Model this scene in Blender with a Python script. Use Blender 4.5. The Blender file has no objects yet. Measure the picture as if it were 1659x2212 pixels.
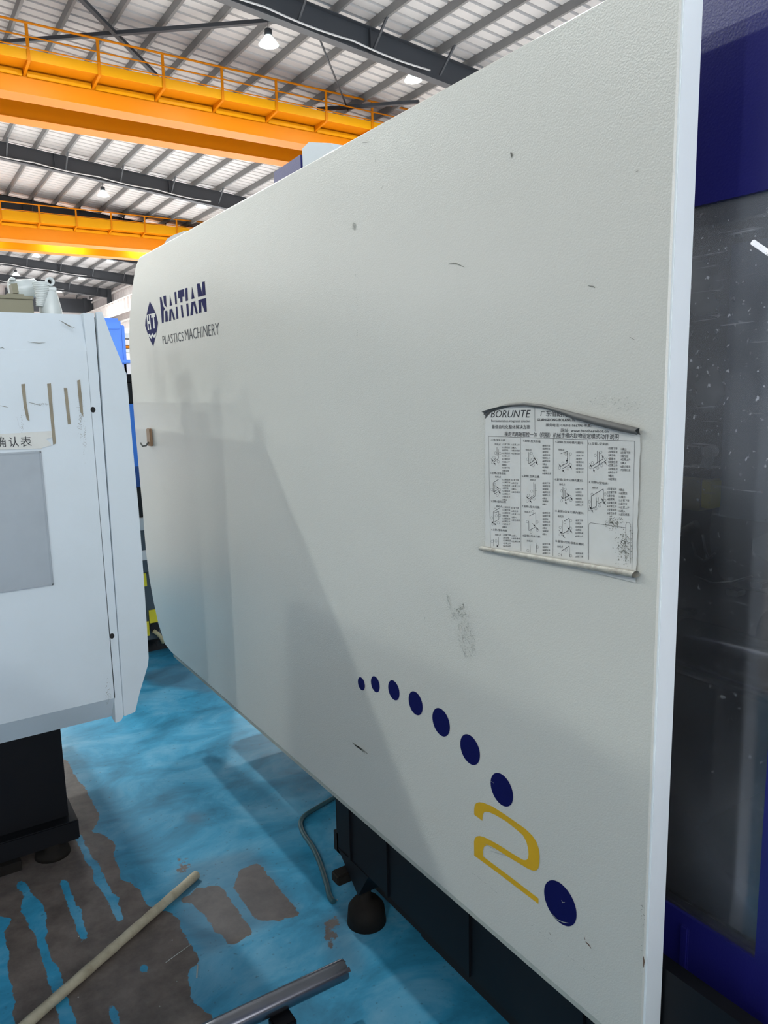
import bpy, bmesh, math, random
import numpy as np
from mathutils import Vector, Matrix

random.seed(7)
rng = np.random.default_rng(7)
SC = bpy.context.scene
COL = SC.collection

# ------------------------------------------------------------------ camera
IW, IH, FP = 1659.0, 2212.0, 1638.67
YAW, PIT, ROL = 0.57905164, -0.16056018, -0.02146812
CAM = np.array([0.0, 0.0, 1.6])
_f = np.array([math.sin(YAW) * math.cos(PIT), math.cos(YAW) * math.cos(PIT), math.sin(PIT)])
_r = np.array([math.cos(YAW), -math.sin(YAW), 0.0])
_u = np.cross(_r, _f)
_R = math.cos(ROL) * _r + math.sin(ROL) * _u
_U = -math.sin(ROL) * _r + math.cos(ROL) * _u


def on(px, py, ax, val):
    """point of the real plane (axis ax = val) seen at a place measured in the photograph"""
    d = _f + _R * (px - IW / 2) / FP - _U * (py - IH / 2) / FP
    t = (val - CAM[ax]) / d[ax]
    return Vector(CAM + d * t)


cd = bpy.data.cameras.new('camera')
cam = bpy.data.objects.new('camera', cd)
COL.objects.link(cam)
cam.matrix_world = Matrix(((_R[0], _U[0], -_f[0], CAM[0]), (_R[1], _U[1], -_f[1], CAM[1]),
                           (_R[2], _U[2], -_f[2], CAM[2]), (0, 0, 0, 1)))
cd.sensor_fit = 'VERTICAL'
cd.sensor_height = 24.0
cd.lens = FP / IH * 24.0
cd.clip_start = 0.02
cd.clip_end = 400
SC.camera = cam

# ------------------------------------------------------------------ daylight, exposure
world = bpy.data.worlds.new('overcast_daylight')
SC.world = world
world.use_nodes = True
wn = world.node_tree.nodes
wn['Background'].inputs[0].default_value = (0.93, 0.97, 1.0, 1)
wn['Background'].inputs[1].default_value = 7.0
SC.view_settings.view_transform = 'Standard'
SC.view_settings.look = 'None'
SC.view_settings.gamma = 1.0
SC.view_settings.use_curve_mapping = False
SC.view_settings.exposure = -0.26
LAMP_W = 560.0          # watts of each high-bay lamp
LAMP_GLOW = 9.0


# ------------------------------------------------------------------ materials
def new_mat(name):
    m = bpy.data.materials.new(name)
    m.use_nodes = True
    nt = m.node_tree
    return m, nt, nt.nodes['Principled BSDF']


def N(nt, t, **kw):
    n = nt.nodes.new(t)
    for k, v in kw.items():
        setattr(n, k, v)
    return n


def paint(name, col, rough=0.45, metal=0.0, dirt=0.12, dcol=None, bump=0.0, bscale=300.0, dscale=3.0, spec=0.5,
          stretch=(1, 1, 1)):
    m, nt, b = new_mat(name)
    L = nt.links
    tc = N(nt, 'ShaderNodeTexCoord')
    mp = N(nt, 'ShaderNodeMapping')
    mp.inputs['Scale'].default_value = stretch
    L.new(tc.outputs['Object'], mp.inputs[0])
    no = N(nt, 'ShaderNodeTexNoise')
    no.inputs['Scale'].default_value = dscale
    no.inputs['Detail'].default_value = 7
    no.inputs['Roughness'].default_value = 0.62
    L.new(mp.outputs[0], no.inputs[0])
    rp = N(nt, 'ShaderNodeValToRGB')
    rp.color_ramp.elements[0].position = 0.42
    rp.color_ramp.elements[1].position = 0.78
    L.new(no.outputs[0], rp.inputs[0])
    mx = N(nt, 'ShaderNodeMix', data_type='RGBA')
    mu = N(nt, 'ShaderNodeMath', operation='MULTIPLY')
    mu.inputs[1].default_value = dirt
    L.new(rp.outputs[0], mu.inputs[0])
    L.new(mu.outputs[0], mx.inputs[0])
    mx.inputs[6].default_value = (*col, 1)
    dc = dcol or tuple(c * 0.45 for c in col)
    mx.inputs[7].default_value = (*dc, 1)
    L.new(mx.outputs[2], b.inputs['Base Color'])
    b.inputs['Roughness'].default_value = rough
    b.inputs['Metallic'].default_value = metal
    b.inputs['Specular IOR Level'].default_value = spec
    if bump:
        n2 = N(nt, 'ShaderNodeTexNoise')
        n2.inputs['Scale'].default_value = bscale
        n2.inputs['Detail'].default_value = 2
        L.new(tc.outputs['Object'], n2.inputs[0])
        bp = N(nt, 'ShaderNodeBump')
        bp.inputs['Strength'].default_value = bump
        bp.inputs['Distance'].default_value = 0.001
        L.new(n2.outputs[0], bp.inputs['Height'])
        L.new(bp.outputs[0], b.inputs['Normal'])
    return m


def emitter(name, col, strength):
    m, nt, b = new_mat(name)
    b.inputs['Base Color'].default_value = (0.8, 0.8, 0.8, 1)
    b.inputs['Emission Color'].default_value = (*col, 1)
    b.inputs['Emission Strength'].default_value = strength
    return m


M = {}
M['door_white'] = paint('door_white', (0.56, 0.55, 0.505), 0.30, dirt=0.10, dcol=(0.42, 0.42, 0.38), bump=0.55,
                        bscale=330, dscale=2.2)
M['edge_lit_white'] = paint('edge_lit_white', (0.80, 0.84, 0.86), 0.5, dirt=0.22, dcol=(0.45, 0.47, 0.5), dscale=6,
                        stretch=(1, 1, .3))  # door white with cool daylight put into the colour
M['white_paint'] = paint('white_paint', (0.60, 0.66, 0.71), 0.5, dirt=0.18, dcol=(0.40, 0.43, 0.42), dscale=4,
                         bump=0.15, bscale=250)
M['grey_cover'] = paint('grey_cover', (0.34, 0.38, 0.42), 0.45, dirt=0.2, dscale=7)
M['navy_paint'] = paint('navy_paint', (0.014, 0.014, 0.15), 0.35, dirt=0.2, bump=0.3, bscale=260)
M['blue_paint'] = paint('blue_paint', (0.05, 0.22, 0.75), 0.4, dirt=0.05)
M['deep_blue'] = paint('deep_blue', (0.02, 0.08, 0.28), 0.4, dirt=0.05)
M['black_paint'] = paint('black_paint', (0.006, 0.0065, 0.009), 0.5, dirt=0.3, dcol=(0.014, 0.013, 0.012), dscale=6, spec=0.2)
M['black_matte'] = paint('black_matte', (0.006, 0.006, 0.007), 0.8, dirt=0.2, dcol=(0.012, 0.011, 0.01))
M['slate_paint'] = paint('slate_paint', (0.06, 0.075, 0.09), 0.5, dirt=0.2)
M['yellow_crane'] = paint('yellow_crane', (0.54, 0.165, 0.0008), 0.42, spec=0.12, dirt=0.10, dcol=(0.7, 0.3, 0.02), dscale=0.8)
M['yellow_lit'] = paint('yellow_lit', (0.62, 0.27, 0.001), 0.42, dirt=0.10, dcol=(0.7, 0.3, 0.02), dscale=0.8, spec=0.15)  # crane yellow with the brighter light on these parts painted in
M['yellow_sign'] = paint('yellow_sign', (0.8, 0.65, 0.02), 0.5, dirt=0.15)
M['steel_dark'] = paint('steel_dark', (0.045, 0.05, 0.06), 0.55, dirt=0.15, dscale=1.5)
M['purlin_grey'] = paint('purlin_grey', (0.17, 0.17, 0.175), 0.45, dirt=0.2, dscale=1.5, metal=0.1)
M['roof_sheet'] = paint('roof_sheet', (0.50, 0.485, 0.49), 0.5, dirt=0.3, dcol=(0.33, 0.32, 0.33), dscale=0.9)
M['wall_sheet'] = paint('wall_sheet', (0.62, 0.56, 0.55), 0.6, dirt=0.15, dscale=0.6)
M['beam_white'] = paint('beam_white', (0.75, 0.7, 0.68), 0.6, dirt=0.1, dscale=0.6)
M['conduit'] = paint('conduit', (0.55, 0.55, 0.55), 0.4, dirt=0.1)
M['lamp_shell'] = paint('lamp_shell', (0.25, 0.32, 0.32), 0.4, dirt=0.1)
M['lamp_glow'] = emitter('lamp_glow', (0.85, 1.0, 0.97), LAMP_GLOW)
M['lamp_shade'] = emitter('lamp_shade', (0.80, 1.0, 0.95), 1.3)
M['reflection_glow'] = emitter('reflection_glow', (0.95, 0.97, 1.0), 3.0)  # glow of the imitated lamp reflection in the pane
M['logo_navy'] = paint('logo_navy', (0.006, 0.008, 0.075), 0.6, spec=0.05, dirt=0.15, dscale=30)
M['logo_grey'] = paint('logo_grey', (0.07, 0.07, 0.085), 0.6, spec=0.1, dirt=0.2, dscale=60)
M['logo_yellow'] = paint('logo_yellow', (0.62, 0.36, 0.010), 0.4, dirt=0.15, dscale=12)
M['logo_white'] = paint('logo_white', (0.6, 0.6, 0.57), 0.4, dirt=0.05)
M['ink'] = paint('ink', (0.025, 0.025, 0.03), 0.6, dirt=0.2, dscale=100)
M['scuff'] = paint('scuff', (0.22, 0.22, 0.19), 0.7, dirt=0.3, dscale=80)
M['scuff_light'] = paint('scuff_light', (0.40, 0.41, 0.37), 0.6, dirt=0.3, dscale=80)
M['rust'] = paint('rust', (0.10, 0.045, 0.02), 0.8, dirt=0.4, dscale=60)
M['paper'] = paint('paper', (0.60, 0.595, 0.57), 0.35, dirt=0.25, dcol=(0.36, 0.35, 0.31), dscale=14, bump=0.1,
                   bscale=120)
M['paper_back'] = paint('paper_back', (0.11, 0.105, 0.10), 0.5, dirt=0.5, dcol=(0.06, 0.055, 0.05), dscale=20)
M['paper_roll'] = paint('paper_roll', (0.42, 0.40, 0.35), 0.38, dirt=0.95, dcol=(0.13, 0.10, 0.07), dscale=45)
M['tape_white'] = paint('tape_white', (0.60, 0.60, 0.57), 0.5, dirt=0.2, dscale=14)
M['tape_brown'] = paint('tape_brown', (0.27, 0.235, 0.17), 0.7, dirt=0.6, dcol=(0.13, 0.11, 0.08), dscale=25)
M['hook_brown'] = paint('hook_brown', (0.33, 0.19, 0.10), 0.5, dirt=0.4, dscale=30)
M['olive_box'] = paint('olive_box', (0.19, 0.175, 0.11), 0.5, dirt=0.2, dscale=8)
M['clear_plastic'] = paint('clear_plastic', (0.62, 0.66, 0.66), 0.25, dirt=0.2, dscale=9)
M['rod_cream'] = paint('rod_cream', (0.50, 0.45, 0.33), 0.5, dirt=0.7, dcol=(0.20, 0.15, 0.09), dscale=22)
M['tube_steel'] = paint('tube_steel', (0.22, 0.22, 0.25), 0.25, metal=0.9, dirt=0.35, dscale=12)
M['chrome'] = paint('chrome', (0.45, 0.46, 0.48), 0.18, metal=1.0, dirt=0.3, dscale=14)
M['platen'] = paint('platen', (0.09, 0.095, 0.10), 0.5, dirt=0.4, dscale=8)
M['switch_tan'] = paint('switch_tan', (0.50, 0.42, 0.24), 0.45, dirt=0.25, dscale=30)
M['switch_grey'] = paint('switch_grey', (0.12, 0.12, 0.11), 0.5, dirt=0.25, dscale=30)
M['dim_white'] = paint('dim_white', (0.5, 0.5, 0.5), 0.5, dirt=0.25, dscale=10)
M['hose_dark'] = paint('hose_dark', (0.03, 0.10, 0.12), 0.5, dirt=0.3, dscale=20)
M['rubber'] = paint('rubber', (0.012, 0.01, 0.009), 0.8, spec=0.2, dirt=0.5, dcol=(0.025, 0.02, 0.014), dscale=18)
M['crumb'] = paint('crumb', (0.5, 0.52, 0.5), 0.6, dirt=0.1)


def acrylic():
    m, nt, b = new_mat('scratched_acrylic')
    L = nt.links
    out = nt.nodes['Material Output']
    tr = N(nt, 'ShaderNodeBsdfTransparent')
    tr.inputs[0].default_value = (0.80, 0.81, 0.83, 1)
    gl = N(nt, 'ShaderNodeBsdfGlossy')
    gl.inputs['Roughness'].default_value = 0.06
    gl.inputs[0].default_value = (0.9, 0.9, 0.95, 1)
    fr = N(nt, 'ShaderNodeFresnel')
    fr.inputs[0].default_value = 1.45
    mx = N(nt, 'ShaderNodeMixShader')
    L.new(fr.outputs[0], mx.inputs[0])
    L.new(tr.outputs[0], mx.inputs[1])
    L.new(gl.outputs[0], mx.inputs[2])
    df = N(nt, 'ShaderNodeBsdfDiffuse')
    df.inputs[0].default_value = (0.55, 0.56, 0.6, 1)
    mx2 = N(nt, 'ShaderNodeMixShader')
    tc = N(nt, 'ShaderNodeTexCoord')
    # the pane's reflection painted as haze, plus scratches along it and speckles
    n1 = N(nt, 'ShaderNodeTexNoise')
    n1.inputs['Scale'].default_value = 5
    n1.inputs['Detail'].default_value = 5
    L.new(tc.outputs['Object'], n1.inputs[0])
    r1 = N(nt, 'ShaderNodeMapRange')
    r1.inputs[1].default_value = 0.35
    r1.inputs[2].default_value = 0.75
    r1.inputs[3].default_value = 0.16
    r1.inputs[4].default_value = 0.5
    L.new(n1.outputs[0], r1.inputs[0])
    mp = N(nt, 'ShaderNodeMapping')
    mp.inputs['Rotation'].default_value = (0.55, 0, 0)
    mp.inputs['Scale'].default_value = (1, 9, 160)
    L.new(tc.outputs['Object'], mp.inputs[0])
    n2 = N(nt, 'ShaderNodeTexNoise')
    n2.inputs['Scale'].default_value = 1.0
    n2.inputs['Detail'].default_value = 3
    L.new(mp.outputs[0], n2.inputs[0])
    r2 = N(nt, 'ShaderNodeMapRange')
    r2.inputs[1].default_value = 0.66
    r2.inputs[2].default_value = 0.80
    r2.inputs[3].default_value = 0
    r2.inputs[4].default_value = 0.45
    L.new(n2.outputs[0], r2.inputs[0])
    n3 = N(nt, 'ShaderNodeTexNoise')
    n3.inputs['Scale'].default_value = 95
    n3.inputs['Detail'].default_value = 2
    L.new(tc.outputs['Object'], n3.inputs[0])
    r3 = N(nt, 'ShaderNodeMapRange')
    r3.inputs[1].default_value = 0.665
    r3.inputs[2].default_value = 0.74
    r3.inputs[3].default_value = 0
    r3.inputs[4].default_value = 0.7
    L.new(n3.outputs[0], r3.inputs[0])
    # painted reflection: haze and marks grow stronger towards the upper pane
    sx = N(nt, 'ShaderNodeSeparateXYZ')
    L.new(tc.outputs['Object'], sx.inputs[0])
    band = N(nt, 'ShaderNodeMapRange', interpolation_type='SMOOTHSTEP')
    band.inputs[1].default_value = 1.32
    band.inputs[2].default_value = 1.62
    band.inputs[3].default_value = 0.25
    band.inputs[4].default_value = 1.0
    L.new(sx.outputs[2], band.inputs[0])
    a = N(nt, 'ShaderNodeMath', operation='ADD')
    L.new(r1.outputs[0], a.inputs[0])
    L.new(r2.outputs[0], a.inputs[1])
    a2 = N(nt, 'ShaderNodeMath', operation='ADD')
    L.new(a.outputs[0], a2.inputs[0])
    L.new(r3.outputs[0], a2.inputs[1])
    mu = N(nt, 'ShaderNodeMath', operation='MULTIPLY')
    L.new(a2.outputs[0], mu.inputs[0])
    L.new(band.outputs[0], mu.inputs[1])
    L.new(mu.outputs[0], mx2.inputs[0])
    L.new(mx.outputs[0], mx2.inputs[1])
    L.new(df.outputs[0], mx2.inputs[2])
    L.new(mx2.outputs[0], out.inputs[0])
    return m


M['acrylic'] = acrylic()


def floor_mat():
    m, nt, b = new_mat('worn_blue_floor')
    L = nt.links
    tc = N(nt, 'ShaderNodeTexCoord')
    at = N(nt, 'ShaderNodeAttribute', attribute_name='wear')
    st = N(nt, 'ShaderNodeAttribute', attribute_name='stain')
    n1 = N(nt, 'ShaderNodeTexNoise')
    n1.inputs['Scale'].default_value = 26
    n1.inputs['Detail'].default_value = 6
    n1.inputs['Roughness'].default_value = 0.7
    L.new(tc.outputs['Object'], n1.inputs[0])
    ad = N(nt, 'ShaderNodeMath', operation='MULTIPLY_ADD')
    ad.inputs[1].default_value = 0.75
    L.new(n1.outputs[0], ad.inputs[0])
    L.new(at.outputs['Fac'], ad.inputs[2])
    mr = N(nt, 'ShaderNodeMapRange', interpolation_type='SMOOTHSTEP')
    mr.inputs[1].default_value = 0.85
    mr.inputs[2].default_value = 0.92
    L.new(ad.outputs[0], mr.inputs[0])
    # blue paint with pale rubbed clouds and darker streaks
    n2 = N(nt, 'ShaderNodeTexNoise')
    n2.inputs['Scale'].default_value = 3.2
    n2.inputs['Detail'].default_value = 8
    n2.inputs['Roughness'].default_value = 0.65
    n2.inputs['Distortion'].default_value = 0.6
    mp = N(nt, 'ShaderNodeMapping')
    mp.inputs['Scale'].default_value = (1, 1.6, 1)
    mp.inputs['Rotation'].default_value = (0, 0, 0.35)
    L.new(tc.outputs['Object'], mp.inputs[0])
    L.new(mp.outputs[0], n2.inputs[0])
    r2 = N(nt, 'ShaderNodeValToRGB')
    e = r2.color_ramp.elements
    e[0].position = 0.30
    e[0].color = (0.02, 0.17, 0.29, 1)
    e[1].position = 0.72
    e[1].color = (0.16, 0.42, 0.60, 1)
    k = e.new(0.5)
    k.color = (0.04, 0.30, 0.50, 1)
    L.new(n2.outputs[0], r2.inputs[0])
    # fine dark specks
    n5 = N(nt, 'ShaderNodeTexNoise')
    n5.inputs['Scale'].default_value = 60
    n5.inputs['Detail'].default_value = 3
    L.new(tc.outputs['Object'], n5.inputs[0])
    r5 = N(nt, 'ShaderNodeMapRange')
    r5.inputs[1].default_value = 0.64
    r5.inputs[2].default_value = 0.72
    r5.inputs[4].default_value = 0.6
    L.new(n5.outputs[0], r5.inputs[0])
    mxs = N(nt, 'ShaderNodeMix', data_type='RGBA')
    L.new(r5.outputs[0], mxs.inputs[0])
    L.new(r2.outputs[0], mxs.inputs[6])
    mxs.inputs[7].default_value = (0.03, 0.12, 0.17, 1)
    # bare concrete, brownish
    n3 = N(nt, 'ShaderNodeTexNoise')
    n3.inputs['Scale'].default_value = 9
    n3.inputs['Detail'].default_value = 9
    n3.inputs['Roughness'].default_value = 0.7
    L.new(tc.outputs['Object'], n3.inputs[0])
    r3 = N(nt, 'ShaderNodeValToRGB')
    r3.color_ramp.elements[0].position = 0.3
    r3.color_ramp.elements[0].color = (0.075, 0.058, 0.052, 1)
    r3.color_ramp.elements[1].position = 0.7
    r3.color_ramp.elements[1].color = (0.20, 0.165, 0.145, 1)
    L.new(n3.outputs[0], r3.inputs[0])
    mx = N(nt, 'ShaderNodeMix', data_type='RGBA')
    L.new(mr.outputs[0], mx.inputs[0])
    L.new(mxs.outputs[2], mx.inputs[6])
    L.new(r3.outputs[0], mx.inputs[7])
    # thin grime films
    mf = N(nt, 'ShaderNodeMath', operation='MULTIPLY')
    mf.inputs[1].default_value = 0.9
    L.new(st.outputs['Fac'], mf.inputs[0])
    mx3 = N(nt, 'ShaderNodeMix', data_type='RGBA')
    L.new(mf.outputs[0], mx3.inputs[0])
    L.new(mx.outputs[2], mx3.inputs[6])
    mx3.inputs[7].default_value = (0.10, 0.10, 0.115, 1)
    # the blue coat ends at the aisle; the rest of the hall floor is pale grey
    sx = N(nt, 'ShaderNodeSeparateXYZ')
    L.new(tc.outputs['Object'], sx.inputs[0])
    g1 = N(nt, 'ShaderNodeMath', operation='LESS_THAN')
    g1.inputs[1].default_value = -1.4
    L.new(sx.outputs[0], g1.inputs[0])
    g2 = N(nt, 'ShaderNodeMath', operation='GREATER_THAN')
    g2.inputs[1].default_value = 6.5
    L.new(sx.outputs[1], g2.inputs[0])
    g3 = N(nt, 'ShaderNodeMath', operation='MAXIMUM')
    L.new(g1.outputs[0], g3.inputs[0])
    L.new(g2.outputs[0], g3.inputs[1])
    mx4 = N(nt, 'ShaderNodeMix', data_type='RGBA')
    L.new(g3.outputs[0], mx4.inputs[0])
    L.new(mx3.outputs[2], mx4.inputs[6])
    mx4.inputs[7].default_value = (0.66, 0.62, 0.60, 1)
    L.new(mx4.outputs[2], b.inputs['Base Color'])
    b.inputs['Roughness'].default_value = 0.48
    b.inputs['Specular IOR Level'].default_value = 0.35
    bp = N(nt, 'ShaderNodeBump')
    bp.inputs['Strength'].default_value = 0.25
    bp.inputs['Distance'].default_value = 0.003
    L.new(n3.outputs[0], bp.inputs['Height'])
    L.new(bp.outputs[0], b.inputs['Normal'])
    return m


M['floor'] = floor_mat()


# ------------------------------------------------------------------ mesh helpers
class MB:
    def __init__(self):
        self.v, self.f, self.s = [], [], []

    def add(self, vs, fs, smooth=False):
        o = len(self.v)
        self.v += [tuple(p) for p in vs]
        self.f += [tuple(i + o for i in f) for f in fs]
        self.s += [smooth] * len(fs)
        return self

    def box(self, a, b):
        x0, x1 = sorted((a[0], b[0])); y0, y1 = sorted((a[1], b[1])); z0, z1 = sorted((a[2], b[2]))
        return self.add([(x0, y0, z0), (x1, y0, z0), (x1, y1, z0), (x0, y1, z0), (x0, y0, z1), (x1, y0, z1), (x1, y1, z1), (x0, y1, z1)],
                        [(0, 3, 2, 1), (4, 5, 6, 7), (0, 1, 5, 4), (1, 2, 6, 5), (2, 3, 7, 6), (3, 0, 4, 7)])

    def rbox(self, a, b, r=0.004):
        """box with chamfered edges"""
        bm = bmesh.new()
        bmesh.ops.create_cube(bm, size=1)
        c = [(a[i] + b[i]) / 2 for i in range(3)]
        s = [abs(b[i] - a[i]) for i in range(3)]
        for v in bm.verts:
            v.co = Vector([c[i] + v.co[i] * s[i] for i in range(3)])
        bmesh.ops.bevel(bm, geom=bm.edges[:], offset=min(r, min(s) * 0.4), segments=2, affect='EDGES')
        return self.bm(bm)

    def bm(self, bm, smooth=False):
        bm.verts.index_update()
        self.add([v.co[:] for v in bm.verts], [[v.index for v in f.verts] for f in bm.faces], smooth)
        bm.free()
        return self

    def prism(self, pts, off):
        """planar polygon pts (3D) extruded by vector off"""
        n = len(pts)
        off = Vector(off)
        vs = [Vector(p) for p in pts] + [Vector(p) + off for p in pts]
        fs = [tuple(range(n)), tuple(range(2 * n - 1, n - 1, -1))] + [(i, (i + 1) % n, n + (i + 1) % n, n + i) for i in range(n)]
        return self.add(vs, fs)

    def poly(self, pts):
        return self.add(pts, [tuple(range(len(pts)))])

    def bar(self, p, q, w, h, up=(0, 0, 1)):
        p, q = Vector(p), Vector(q)
        d = (q - p).normalized()
        s = d.cross(Vector(up))
        if s.length < 1e-5:
            s = Vector((1, 0, 0))
        s.normalize()
        t = s.cross(d)
        vs = []
        for c in (p, q):
            for a, b_ in ((-1, -1), (1, -1), (1, 1), (-1, 1)):
                vs.append(c + s * a * w / 2 + t * b_ * h / 2)
        return self.add(vs, [(3, 2, 1, 0), (4, 5, 6, 7), (0, 1, 5, 4), (1, 2, 6, 5), (2, 3, 7, 6), (3, 0, 4, 7)])

    def tube(self, pts, r, n=12, caps=True):
        pts = [Vector(p) for p in pts]
        rs = r if isinstance(r, (list, tuple)) else [r] * len(pts)
        rings = []
        prev = None
        for i, p in enumerate(pts):
            d = (pts[min(i + 1, len(pts) - 1)] - pts[max(i - 1, 0)]).normalized()
            if prev is None:
                s = d.orthogonal().normalized()
            else:
                s = (prev - d * prev.dot(d)).normalized()
            prev = s
            t = d.cross(s)
            rings.append([p + (s * math.cos(a) + t * math.sin(a)) * rs[i] for a in (2 * math.pi * k / n for k in range(n))])
        vs = [v for r_ in rings for v in r_]
        fs = []
        for i in range(len(pts) - 1):
            for k in range(n):
                fs.append((i * n + k, i * n + (k + 1) % n, (i + 1) * n + (k + 1) % n, (i + 1) * n + k))
        self.add(vs, fs, True)
        if caps:
            o = len(self.v) - len(vs)
            self.f.append(tuple(o + k for k in range(n - 1, -1, -1)))
            self.f.append(tuple(o + (len(pts) - 1) * n + k for k in range(n)))
            self.s += [False, False]
        return self

    def lathe(self, prof, c, n=24, axis=2):
        """prof: list (r, h) about point c along axis"""
        vs, fs = [], []
        for r, h in prof:
            for k in range(n):
                a = 2 * math.pi * k / n
                p = [0, 0, 0]
                p[axis] = h
                p[(axis + 1) % 3] = r * math.cos(a)
                p[(axis + 2) % 3] = r * math.sin(a)
                vs.append((c[0] + p[0], c[1] + p[1], c[2] + p[2]))
        for i in range(len(prof) - 1):
            for k in range(n):
                fs.append((i * n + k, i * n + (k + 1) % n, (i + 1) * n + (k + 1) % n, (i + 1) * n + k))
        return self.add(vs, fs, True)

    def build(self, name, mat, parent=None, kind=None, label=None):
        org = Vector((0, 0, 0))
        p = parent
        while p is not None:
            org = org + p.location
            p = p.parent
        me = bpy.data.meshes.new(name)
        me.from_pydata([(v[0] - org[0], v[1] - org[1], v[2] - org[2]) for v in self.v], [], self.f)
        me.polygons.foreach_set('use_smooth', self.s)
        for m_ in (mat if isinstance(mat, (list, tuple)) else [mat]):
            me.materials.append(M[m_])
        me.validate()
        me.update()
        o = bpy.data.objects.new(name, me)
        COL.objects.link(o)
        if parent is not None:
            o.parent = parent
        if kind:
            o['kind'] = kind
        if label:
            o['label'] = label
        return o


def fixn(o):
    """recalculate outward normals"""
    bm = bmesh.new()
    bm.from_mesh(o.data)
    bmesh.ops.recalc_face_normals(bm, faces=bm.faces[:])
    bm.to_mesh(o.data)
    bm.free()
    return o


def thing(name, loc, label, cat, group=None):
    o = bpy.data.objects.new(name, None)
    o.empty_display_size = 0.1
    COL.objects.link(o)
    o.location = loc
    o['label'] = label
    o['category'] = cat
    if group:
        o['group'] = group
    return o


def tag(o, label, cat, group=None):
    o['label'] = label
    o['category'] = cat
    if group:
        o['group'] = group
    return o


def copy_tree(o, parent=None):
    c = o.copy()
    COL.objects.link(c)
    c.parent = parent
    for ch in list(o.children):
        copy_tree(ch, c)
    return c


# ------------------------------------------------------------------ lettering, gathered and meshed in one go
class Letters:
    def __init__(self):
        self.items = []

    def add(self, mb, s, p0, p1, height, up=(0, 0, 1), bold=0.0, shear=0.0, res=2):
        """text s laid from point p0 to p1 (baseline ends), glyph height in metres"""
        cu = bpy.data.curves.new('lettering', 'FONT')
        cu.body = s
        cu.size = 1.0
        cu.offset = bold
        cu.shear = shear
        cu.resolution_u = res
        cu.dimensions = '2D'
        cu.fill_mode = 'FRONT'
        o = bpy.data.objects.new('lettering', cu)
        COL.objects.link(o)
        self.items.append((mb, o, Vector(p0), Vector(p1), height, Vector(up)))

    def flush(self):
        bpy.context.view_layer.update()
        dg = bpy.context.evaluated_depsgraph_get()
        for mb, o, p0, p1, h, up in self.items:
            ev = o.evaluated_get(dg)
            me = ev.to_mesh()
            if me is not None and len(me.vertices):
                co = np.empty(len(me.vertices) * 3)
                me.vertices.foreach_get('co', co)
                co = co.reshape(-1, 3)
                x0, x1 = co[:, 0].min(), co[:, 0].max()
                y1 = max(co[:, 1].max(), 1e-3)
                ax = p1 - p0
                vs = [p0 + ax * ((c[0] - x0) / (x1 - x0)) + up * (c[1] / y1 * h) for c in co]
                mb.add(vs, [tuple(p.vertices) for p in me.polygons])
            ev.to_mesh_clear()
        for it in self.items:
            cu = it[1].data
            bpy.data.objects.remove(it[1])
            bpy.data.curves.remove(cu)
        self.items = []


LET = Letters()


# ------------------------------------------------------------------ the hall: floor
def in_poly(X, Y, poly):
    ins = np.zeros(X.shape, bool)
    n = len(poly)
    for i in range(n):
        x1, y1 = poly[i]
        x2, y2 = poly[(i + 1) % n]
        c = ((y1 > Y) != (y2 > Y)) & (X < (x2 - x1) * (Y - y1) / ((y2 - y1) if abs(y2 - y1) > 1e-9 else 1e-9) + x1)
        ins ^= c
    return ins


def blur(a, n):
    for _ in range(n):
        a = (a + np.roll(a, 1, 0) + np.roll(a, -1, 0)) / 3
        a = (a + np.roll(a, 1, 1) + np.roll(a, -1, 1)) / 3
    return a


def fl(x, y):
    p = on(x, y, 2, 0.0)
    return (p.x, p.y)


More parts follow.
